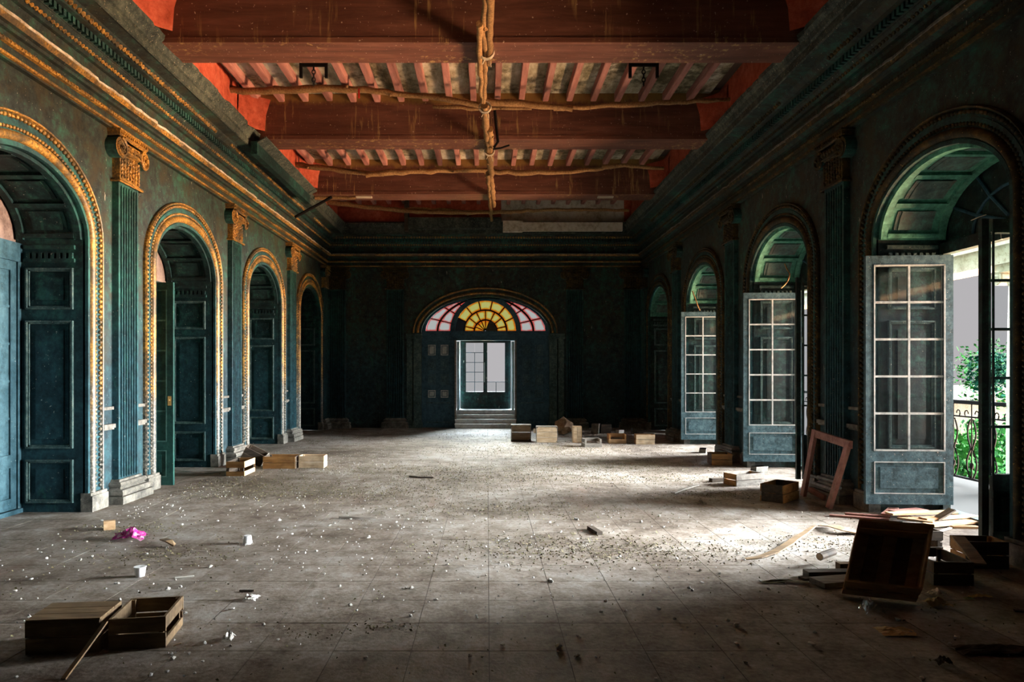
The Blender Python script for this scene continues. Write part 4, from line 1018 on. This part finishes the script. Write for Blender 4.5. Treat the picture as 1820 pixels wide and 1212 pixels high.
# ------------------------------------------------------------------ hanging branches
GBR = 'branches tied under the beams'
def branch(label, pts, r, seed, mat=None, knots=True):
    q = random.Random(seed); pts = [Vector(p) for p in pts]; path = []; rad = []
    for i in range(len(pts)-1):
        L = (pts[i+1]-pts[i]).length; n = max(2, int(L/.14))
        for k in range(n):
            t = k/n; s = (i+t)/(len(pts)-1)
            p = pts[i].lerp(pts[i+1], t) + Vector((q.gauss(0,.007), q.gauss(0,.007), q.gauss(0,.009))); path.append(p); rad.append(r*(1.08-.30*s)*q.uniform(.84, 1.14))
    path.append(pts[-1]); rad.append(r*.75)
    b = path[0].copy(); m = MB(); m.tube([p-b for p in path], rad, 7)
    o = ob('branch', m.mesh('branch', mat or M_BARK, smooth=True), None, b, label=label, cat='branch', group=GBR)
    m = MB()
    for i in range(2, len(path)-2, 5):
        a = q.uniform(0, 6.28); d = Vector((math.cos(a), math.sin(a), q.uniform(-.8,.4))).normalized()
        m.tube([path[i]-b, path[i]-b+d*r*1.7], [r*.55, r*.30], 5)
    if m.v: ob('knot', m.mesh('knot', mat or M_BARK), o, kind='stuff')
    return o
ZB = ZBM-.07
def LY(px, py, z=ZB):  # point of the long bundle, hanging at height z
    Y = (H-z)*FPX/(py-VY); return Vector(((px-VX)*Y/FPX, Y, z))
branch('thickest long branch of the hanging bundle, ending beside the first beam', [LY(872,-60), LY(871,10), LY(869,60), LY(868,113)], .050, 1)
branch('long thin branch in the hanging bundle left of the thickest one', [LY(862,-60), LY(861,30), LY(861,90), LY(862,150), LY(861,188)], .036, 2)
branch('short reddish branch starting at the first beam, leftmost of the hanging bundle', [LY(852,40, ZB-.03), LY(853,100, ZB-.03), LY(856,160), LY(859,196)], .034, 3)
branch('middle branch of the hanging bundle crossing below the second beam', [LY(861,186, ZB-.02), LY(864,230, ZB-.02), LY(868,270)], .055, 4)
branch('stub branch with a cut end beside the second beam', [LY(872,230, ZB-.03), LY(872,262, ZB-.02), LY(870,300)], .045, 5)
branch('far branch of the hanging bundle running to the last beam', [LY(869,268), LY(872,300), LY(875,335), LY(878,366)], .060, 6)
branch('thin far branch alongside the end of the hanging bundle', [LY(867,308, ZB-.02), LY(870,340), LY(874,392)], .045, 7)
for i, (px, py) in enumerate(((862,190), (865,92), (870,268))):
    c = LY(px, py, ZB-.005); m = MB()
    for k in range(3): m.tube([(math.cos(a)*.085, .02*k+.01*math.sin(a*3), math.sin(a)*.075) for a in [j*math.pi/6 for j in range(13)]], .008, 5)
    m.tube([(.03,.03,-.07), (.05,.03,-.16)], .007, 5); m.tube([(-.02,.03,-.07), (-.05,.03,-.13)], .007, 5)
    ob('string_tie', m.mesh('string_tie', M_STRING), None, c, label=('pale string knotted round the branches below the second beam', 'pale string round the branches under the first beam', 'pale string round the branches past the second beam')[i], cat='string')
branch('bowed orange branch spanning from the left wall below the joists before the second beam', [P(394,163,10.6), P(470,160,10.6), P(600,157,10.6), P(700,164,10.6), P(790,176,10.6), P(872,191,10.6)], .055, 8)
branch('short straight pole left of the bundle on the face of the second beam', [P(770,191,11.05), P(870,192,11.05), P(945,193,11.05)], .030, 9)
branch('mossy branch sloping down right of the bundle before the second beam', [P(866,180,10.7), P(930,184,10.7), P(1018,194,10.7)], .055, 10)
branch('long thin branch reaching the right cornice before the second beam', [P(985,193,10.8), P(1100,186,10.8), P(1220,182,10.8), P(1312,176,10.8)], .040, 11)
branch('left branch before the third beam, starting at the red wall', [P(524,292,14.2), P(590,301,14.2), P(660,308,14.2), P(700,308,14.2)], .055, 12)
branch('crooked pale branch at the middle of the third beam', [P(650,310,14.1), P(740,303,14.1), P(868,303,14.1)], .060, 13)
branch('wavy branch right of the bundle before the third beam', [P(860,304,14.15), P(930,307,14.15), P(1000,306,14.15), P(1072,299,14.15)], .055, 14)
branch('branch end running to the right wall before the third beam', [P(1068,297,14.15), P(1110,294,14.15), P(1180,299,14.15)], .045, 15)
branch('lower branch before the far red frieze, from the left', [P(582,358,17.0), P(640,367,17.0), P(720,375,17.0), P(800,378,17.0), P(872,377,17.0)], .055, 16)
branch('upper thin branch before the far red frieze', [P(702,371,17.05), P(780,372,17.05), P(880,377,17.05)], .035, 17)
branch('thin dark branch across the limewashed panel', [P(875,377,17.0), P(1000,372,17.0), P(1118,374,17.0)], .045, 18)
branch('short branch along the lower edge of the third beam by the left wall', [P(560,351,15.0), P(632,351,15.0)], .045, 19)
for i, (px, lb) in enumerate(((633, 'pale torn strip on the lower left edge of the third beam'), (1062, 'pale torn strip on the lower right edge of the third beam'))):
    strip('torn_strip', lb, 'strip', [P(px,349,15.0), P(px+28,349,15.0)], .10, .03, M_STRING)
# iron hangers between the joists
for (xa, xb, lb) in ((535, 580, 'left iron hanger with a chain behind the first beam'), (1120, 1168, 'right iron hanger behind the first beam')):
    Yh = 9.0; c = P((xa+xb)/2, 112, Yh); h = thing('iron_hanger', tuple(c), lb, 'hanger', 'iron hangers under the joists')
    w = (xb-xa)*Yh/FPX/2; zt = 5.84-c.z
    m = MB(); m.box(-w,w,-.015,.015,-.045,-.005); ob('crossbar', m.mesh('crossbar', M_IRON), h)
    for s in (-1, 1):
        m = MB(); m.box(s*w-.017, s*w+.017, -.02, .02, -.19, zt); ob('strap', m.mesh('strap', M_IRON), h)
    m = MB()
    for k in range(5):
        z0 = -.04-.05*k; m.tube([(.022*math.cos(a) if k % 2 else 0, 0 if k % 2 else .022*math.cos(a), z0-.025+.033*math.sin(a)) for a in [j*math.pi/4 for j in range(9)]], .007, 4)
    ob('chain', m.mesh('chain', M_IRON), h)
m = MB(); b = P(882, 225, 11.25)
m.tube([P(879,192,11.24)-b, P(882,225,11.24)-b, P(885,252,11.24)-b, P(878,262,11.2)-b], .022, 6)
ob('conduit', m.mesh('conduit', M_IRON), None, b, label='thin dark pipe on the face of the second beam beside the bundle', cat='pipe')
strip('hook_stick', 'dark hooked stick on the underside of the second beam', 'hook', [P(876,264,11.3), P(890,262,11.3), P(905,257,11.3)], .035, .02, M_IRON)
m = MB(); b = P(638,166,10.5); m.box(-.012,.012,-.006,.006,-.07,.07)
ob('red_ribbon', m.mesh('red_ribbon', NT('red_ribbon').done((.7,.03,.02), .7)), None, b, label='tiny red ribbon dangling from the bowed orange branch', cat='ribbon')
# twigs caught in the right window arches
GT = 'withered stems hanging in the window arches'
for lb, pts in (('withered stem hanging in the arch of the second window', [P(1395,470,10.7), P(1403,490,10.7), P(1400,502,10.7), P(1388,512,10.7)]),
                ('withered stem hanging in the arch of the third window', [P(1231,518,14.2), P(1236,535,14.2), P(1244,552,14.2)])):
    branch(lb, pts, .012, 30)['group'] = GT
strip('stray_stem', 'pale stem on top of the nearest dark door leaf', 'stem', [P(1726,391,5.7), P(1740,385,5.7), P(1752,381,5.7)], .012, .006, M_STRING)

# ------------------------------------------------------------------ small finds on the floor
def cup(px, py, label, ang):
    c = F(px, py); o = thing('plastic_cup', (c.x, c.y, 0), label, 'cup', 'white plastic cups on the floor')
    r0, r1, h = .031, .040, .072; n = 20
    rows = [[(r*math.cos(2*math.pi*i/n), r*math.sin(2*math.pi*i/n), z) for i in range(n)] for r, z in ((.005,.004),(r1,.0),(r1+.002,.003),(r1,.006),(r0,h),(.002,h))]
    if ang: rows = [[(x, y, h - z) for x, y, z in r] for r in rows][::-1]
    m = MB(); m.grid(rows, True); b = ob('cup_body', m.mesh('cup_body', M_CUP, smooth=False), o)
    m = MB(); zz = h-.003 if ang else .003; m.tube([((r1+.002)*math.cos(2*math.pi*i/n), (r1+.002)*math.sin(2*math.pi*i/n), zz) for i in range(n+1)], .003, 5); ob('rim', m.mesh('rim', M_CUP), o)
cup(249, 1024, 'nearer white plastic cup on the floor behind the front crates', 1)
cup(440, 966, 'farther white plastic cup, standing in the light', 0)
def crumple(name, label, cat, c, sx, sy, sz, mat, seed, group=None):
    m = MB(); q = random.Random(seed); n = 11; rows = []
    for i in range(n):
        row = []
        for j in range(n):
            u, v = i/(n-1)*2-1, j/(n-1)*2-1; e = max(0, 1-(u*u+v*v)*.5)
            ns = mnoise.noise(Vector((u*2.2, v*2.2, seed)))
            row.append((u*sx*(1+.3*mnoise.noise(Vector((v*2, seed, u)))), v*sy*(1+.3*mnoise.noise(Vector((u*2, seed+4, v)))), .004+max(0, sz*(e*.35+abs(ns)*e))))
        rows.append(row)
    m.grid(rows); me = m.mesh(name, mat); o = ob(name, me, None, (c[0], c[1], 0), label=label, cat=cat, group=group)
    return o
crumple('pink_cloth', 'crumpled magenta cloth lying on the floor near the left wall', 'cloth', F(232,958), .135, .095, .13, M_CLOTH, 3)
crumple('paper_scrap', 'folded white paper scrap right of the front crates', 'paper', F(447,1065), .045, .05, .045, M_WPAPER, 5)
crumple('paper_scrap', 'curled white paper scrap nearest the viewer', 'paper', F(407,1136), .028, .04, .05, M_WPAPER, 6)
crumple('cardboard_piece', 'torn tan cardboard in front of the tilted crate', 'cardboard', F(1592,1124), .10, .07, .018, M_PAPER, 7)
crumple('paper_bag', 'crushed tan paper bag right of the tilted crate', 'bag', F(1665,1075), .07, .06, .06, M_PAPER, 8)
crumple('paper_scrap', 'white torn paper on top of the tan bag beside the tilted crate', 'paper', F(1664,1058), .055, .03, .05, M_WPAPER, 9)
crumple('yellow_wrapper', 'yellow paper strip in the dim right corner', 'wrapper', F(1741,1062), .075, .018, .025, M_YPAPER, 10)
crumple('green_wrapper', 'green wrapper left of the yellow paper strip', 'wrapper', F(1722,1066), .03, .02, .02, M_GPAPER, 11)
crumple('dark_rag', 'long dark rag on the floor at the far right of the view', 'rag', F(1765,1158), .20, .06, .05, M_DARKW, 12)
crumple('dark_scrap', 'dark crumpled scrap lower than the cardboard', 'scrap', F(1676,1180), .04, .03, .05, M_DARKW, 13)
crumple('plastic_bag', 'clear crumpled plastic bag at the foot of the tilted crate', 'bag', F(1549,1088), .06, .05, .13, M_CLEAR, 14)
crumple('dark_heap', 'dark sweepings on the floor left of the tilted crate', 'sweepings', F(1395,1036), .16, .03, .025, M_LITTER, 15)
crumple('grey_scrap', 'dark grey scrap on the floor left of the crate by the frame', 'scrap', F(1246,896), .055, .05, .05, M_GREYW, 16)
# far rubble
def rock(label, c, r, sc, mat, seed, name='rubble_stone'):
    q = random.Random(seed); b = bmesh.new(); bmesh.ops.create_icosphere(b, subdivisions=2, radius=1)
    for v in b.verts:
        k = 1+.28*mnoise.noise(v.co*1.5+Vector((seed,0,0))); v.co = Vector((v.co.x*sc[0], v.co.y*sc[1], v.co.z*sc[2]))*r*k
    lo = min(v.co.z for v in b.verts)
    for v in b.verts: v.co.z -= lo
    me = bpy.data.meshes.new(name); b.to_mesh(me); b.free(); me.materials.append(mat)
    return ob(name, me, None, (c[0], c[1], 0), label=label, cat='stone', group='rubble by the far wall')
rock('large brownish lump by the far right pilaster, behind the tipped crate', (1.80, 16.6), .21, (1.1,.8,.95), M_SACK, 1)
rock('small brown lump beside the large one by the far wall', (1.55, 16.75), .10, (1,.9,1.1), M_SACK, 2)
def block(label, c, s, ang, mat):
    m = MB(); x, y = yaw(ang); m.para(-x*s[0]/2-y*s[1]/2, x*s[0]*.97, y*s[1], Vector((.01,0,s[2]))); m.f.append((4,5,6,7)); m.mi.append(0)
    ob('rubble_block', m.mesh('rubble_block', mat), None, (c[0], c[1], 0), label=label, cat='block', group='rubble by the far wall')
block('flat pale block left of the brownish lump by the far wall', (1.23, 17.2), (.18,.16,.10), 10, M_TAN)
block('yellowish block right of the far pilaster base', (2.62, 17.0), (.18,.2,.24), -20, M_DUST)
block('dark block touching the yellowish block by the far wall', (2.86, 17.1), (.26,.22,.22), 8, M_DARKW)
block('pale block in front of the far right corner pilaster', (3.60, 16.9), (.26,.18,.14), 4, M_DUST)
block('low white lump left of the far right corner pilaster', (3.22, 17.1), (.16,.12,.08), 30, M_CHIP)
block('loose pale brick near the third window on the right', (3.98, 13.0), (.24,.12,.08), 70, M_DUST)
block('fallen brick at the foot of the second window leaf', (4.02, 10.4), (.22,.12,.10), 20, M_DUST)

# ------------------------------------------------------------------ plaster crumbs and litter
CH = []
for k in range(8):
    q = random.Random(50+k); m = MB(); m.ico((0,0,.5), 1.0, 1.1, (1, .8+.4*q.random(), .55+.4*q.random()), q); CH.append(m.mesh('plaster_crumb', M_CHIP, fix=False))
q = random.Random(77)
def fdens(x, y): return .5+.5*mnoise.noise(Vector((x*.55, y*.55, 2)))+.35*mnoise.noise(Vector((x*1.7, y*1.7, 9)))
n = 0
while n < 240:
    Y = 3.42+4.6*q.random()**1.2; x = q.uniform(-.68, .74)*Y
    if abs(x) > 3.9 or q.random() > fdens(x, Y)+.1 or abs(x) > 3.9 or (x < -1.7 and 3.6 < Y < 4.2) or (x > 2.2 and 4.3 < Y < 5.2): continue
    s = q.uniform(.006, .0135)*(1.35 if q.random() < .12 else 1)
    o = ob('plaster_crumb', CH[q.randrange(8)], None, (x, Y, s*.1), q.uniform(0, 6), label='small white plaster crumb fallen on the dusty floor', cat='crumb', group='white plaster crumbs on the floor')
    o.scale = (s, s, s); n += 1
m = MB(); n = 0
T4 = ((1,0,-.2),(-.5,.87,-.2),(-.5,-.87,-.2),(0,0,1))
while n < 6500:
    Y = 3.4+15.0*q.random()**.75; x = q.uniform(-3.95, 3.8)
    if q.random() > fdens(x, Y): continue
    s = q.uniform(.003, .009); a = q.uniform(0, 6.28); ca, sa = math.cos(a), math.sin(a)
    m.add([(x+s*(v[0]*ca-v[1]*sa)*q.uniform(.7,1.3), Y+s*(v[0]*sa+v[1]*ca), max(0, s*.5+s*v[2])) for v in T4], [(0,1,2),(0,1,3),(1,2,3),(2,0,3)]); n += 1
ob('plaster_grit', m.mesh('plaster_grit', M_GRIT, fix=False), None, None, label='fine white plaster grit scattered over the whole floor', cat='grit', kind='stuff')
m = MB(); n = 0
spots = [(1070,985,1.0,.22), (1000,965,.9,.2), (1150,980,1.0,.2), (290,985,.5,.16), (250,940,.5,.15), (540,1128,.13,.04), (870,850,1.2,.4), (640,870,1.6,.3), (700,835,1.4,.4), (1460,965,.45,.16), (1120,850,1.2,.3), (560,880,1.4,.2), (960,800,1.5,.6), (450,860,1.0,.3), (680,1115,.22,.05), (1280,880,.6,.2), (1060,830,1.2,.4), (900,905,1.0,.3)]
wts = [(a[2]*a[3])**.8 for a in spots]
while n < 22000:
    if q.random() < .62:
        px, py, sx, sy = q.choices(spots, weights=wts)[0]; c = F(px, py); x, Y = q.gauss(c.x, sx*.75), q.gauss(c.y, sy)
    else:
        Y = 3.3+15.2*q.random()**.8; x = q.uniform(-4.2, 4.1)
        if q.random() > fdens(x+9, Y)*1.1: continue
    if not (XL+.3 < x < XR-.3 and 3.2 < Y < YB-.3): continue
    s = q.uniform(.004, .013); a = q.uniform(0, 6.28); ca, sa = math.cos(a), math.sin(a); h = q.uniform(.002, .014)
    m.add([(x-s*ca, Y-s*sa, .001), (x+s*.5*sa, Y-s*.5*ca, h), (x+s*ca, Y+s*sa, h*.6), (x-s*.5*sa, Y+s*.5*ca, .001)], [(0,1,2,3)]); n += 1
ob('dry_litter', m.mesh('dry_litter', M_LITTER, fix=False), None, None, label='dry greenish brown leaf litter spread over the floor in patches', cat='litter', kind='stuff')
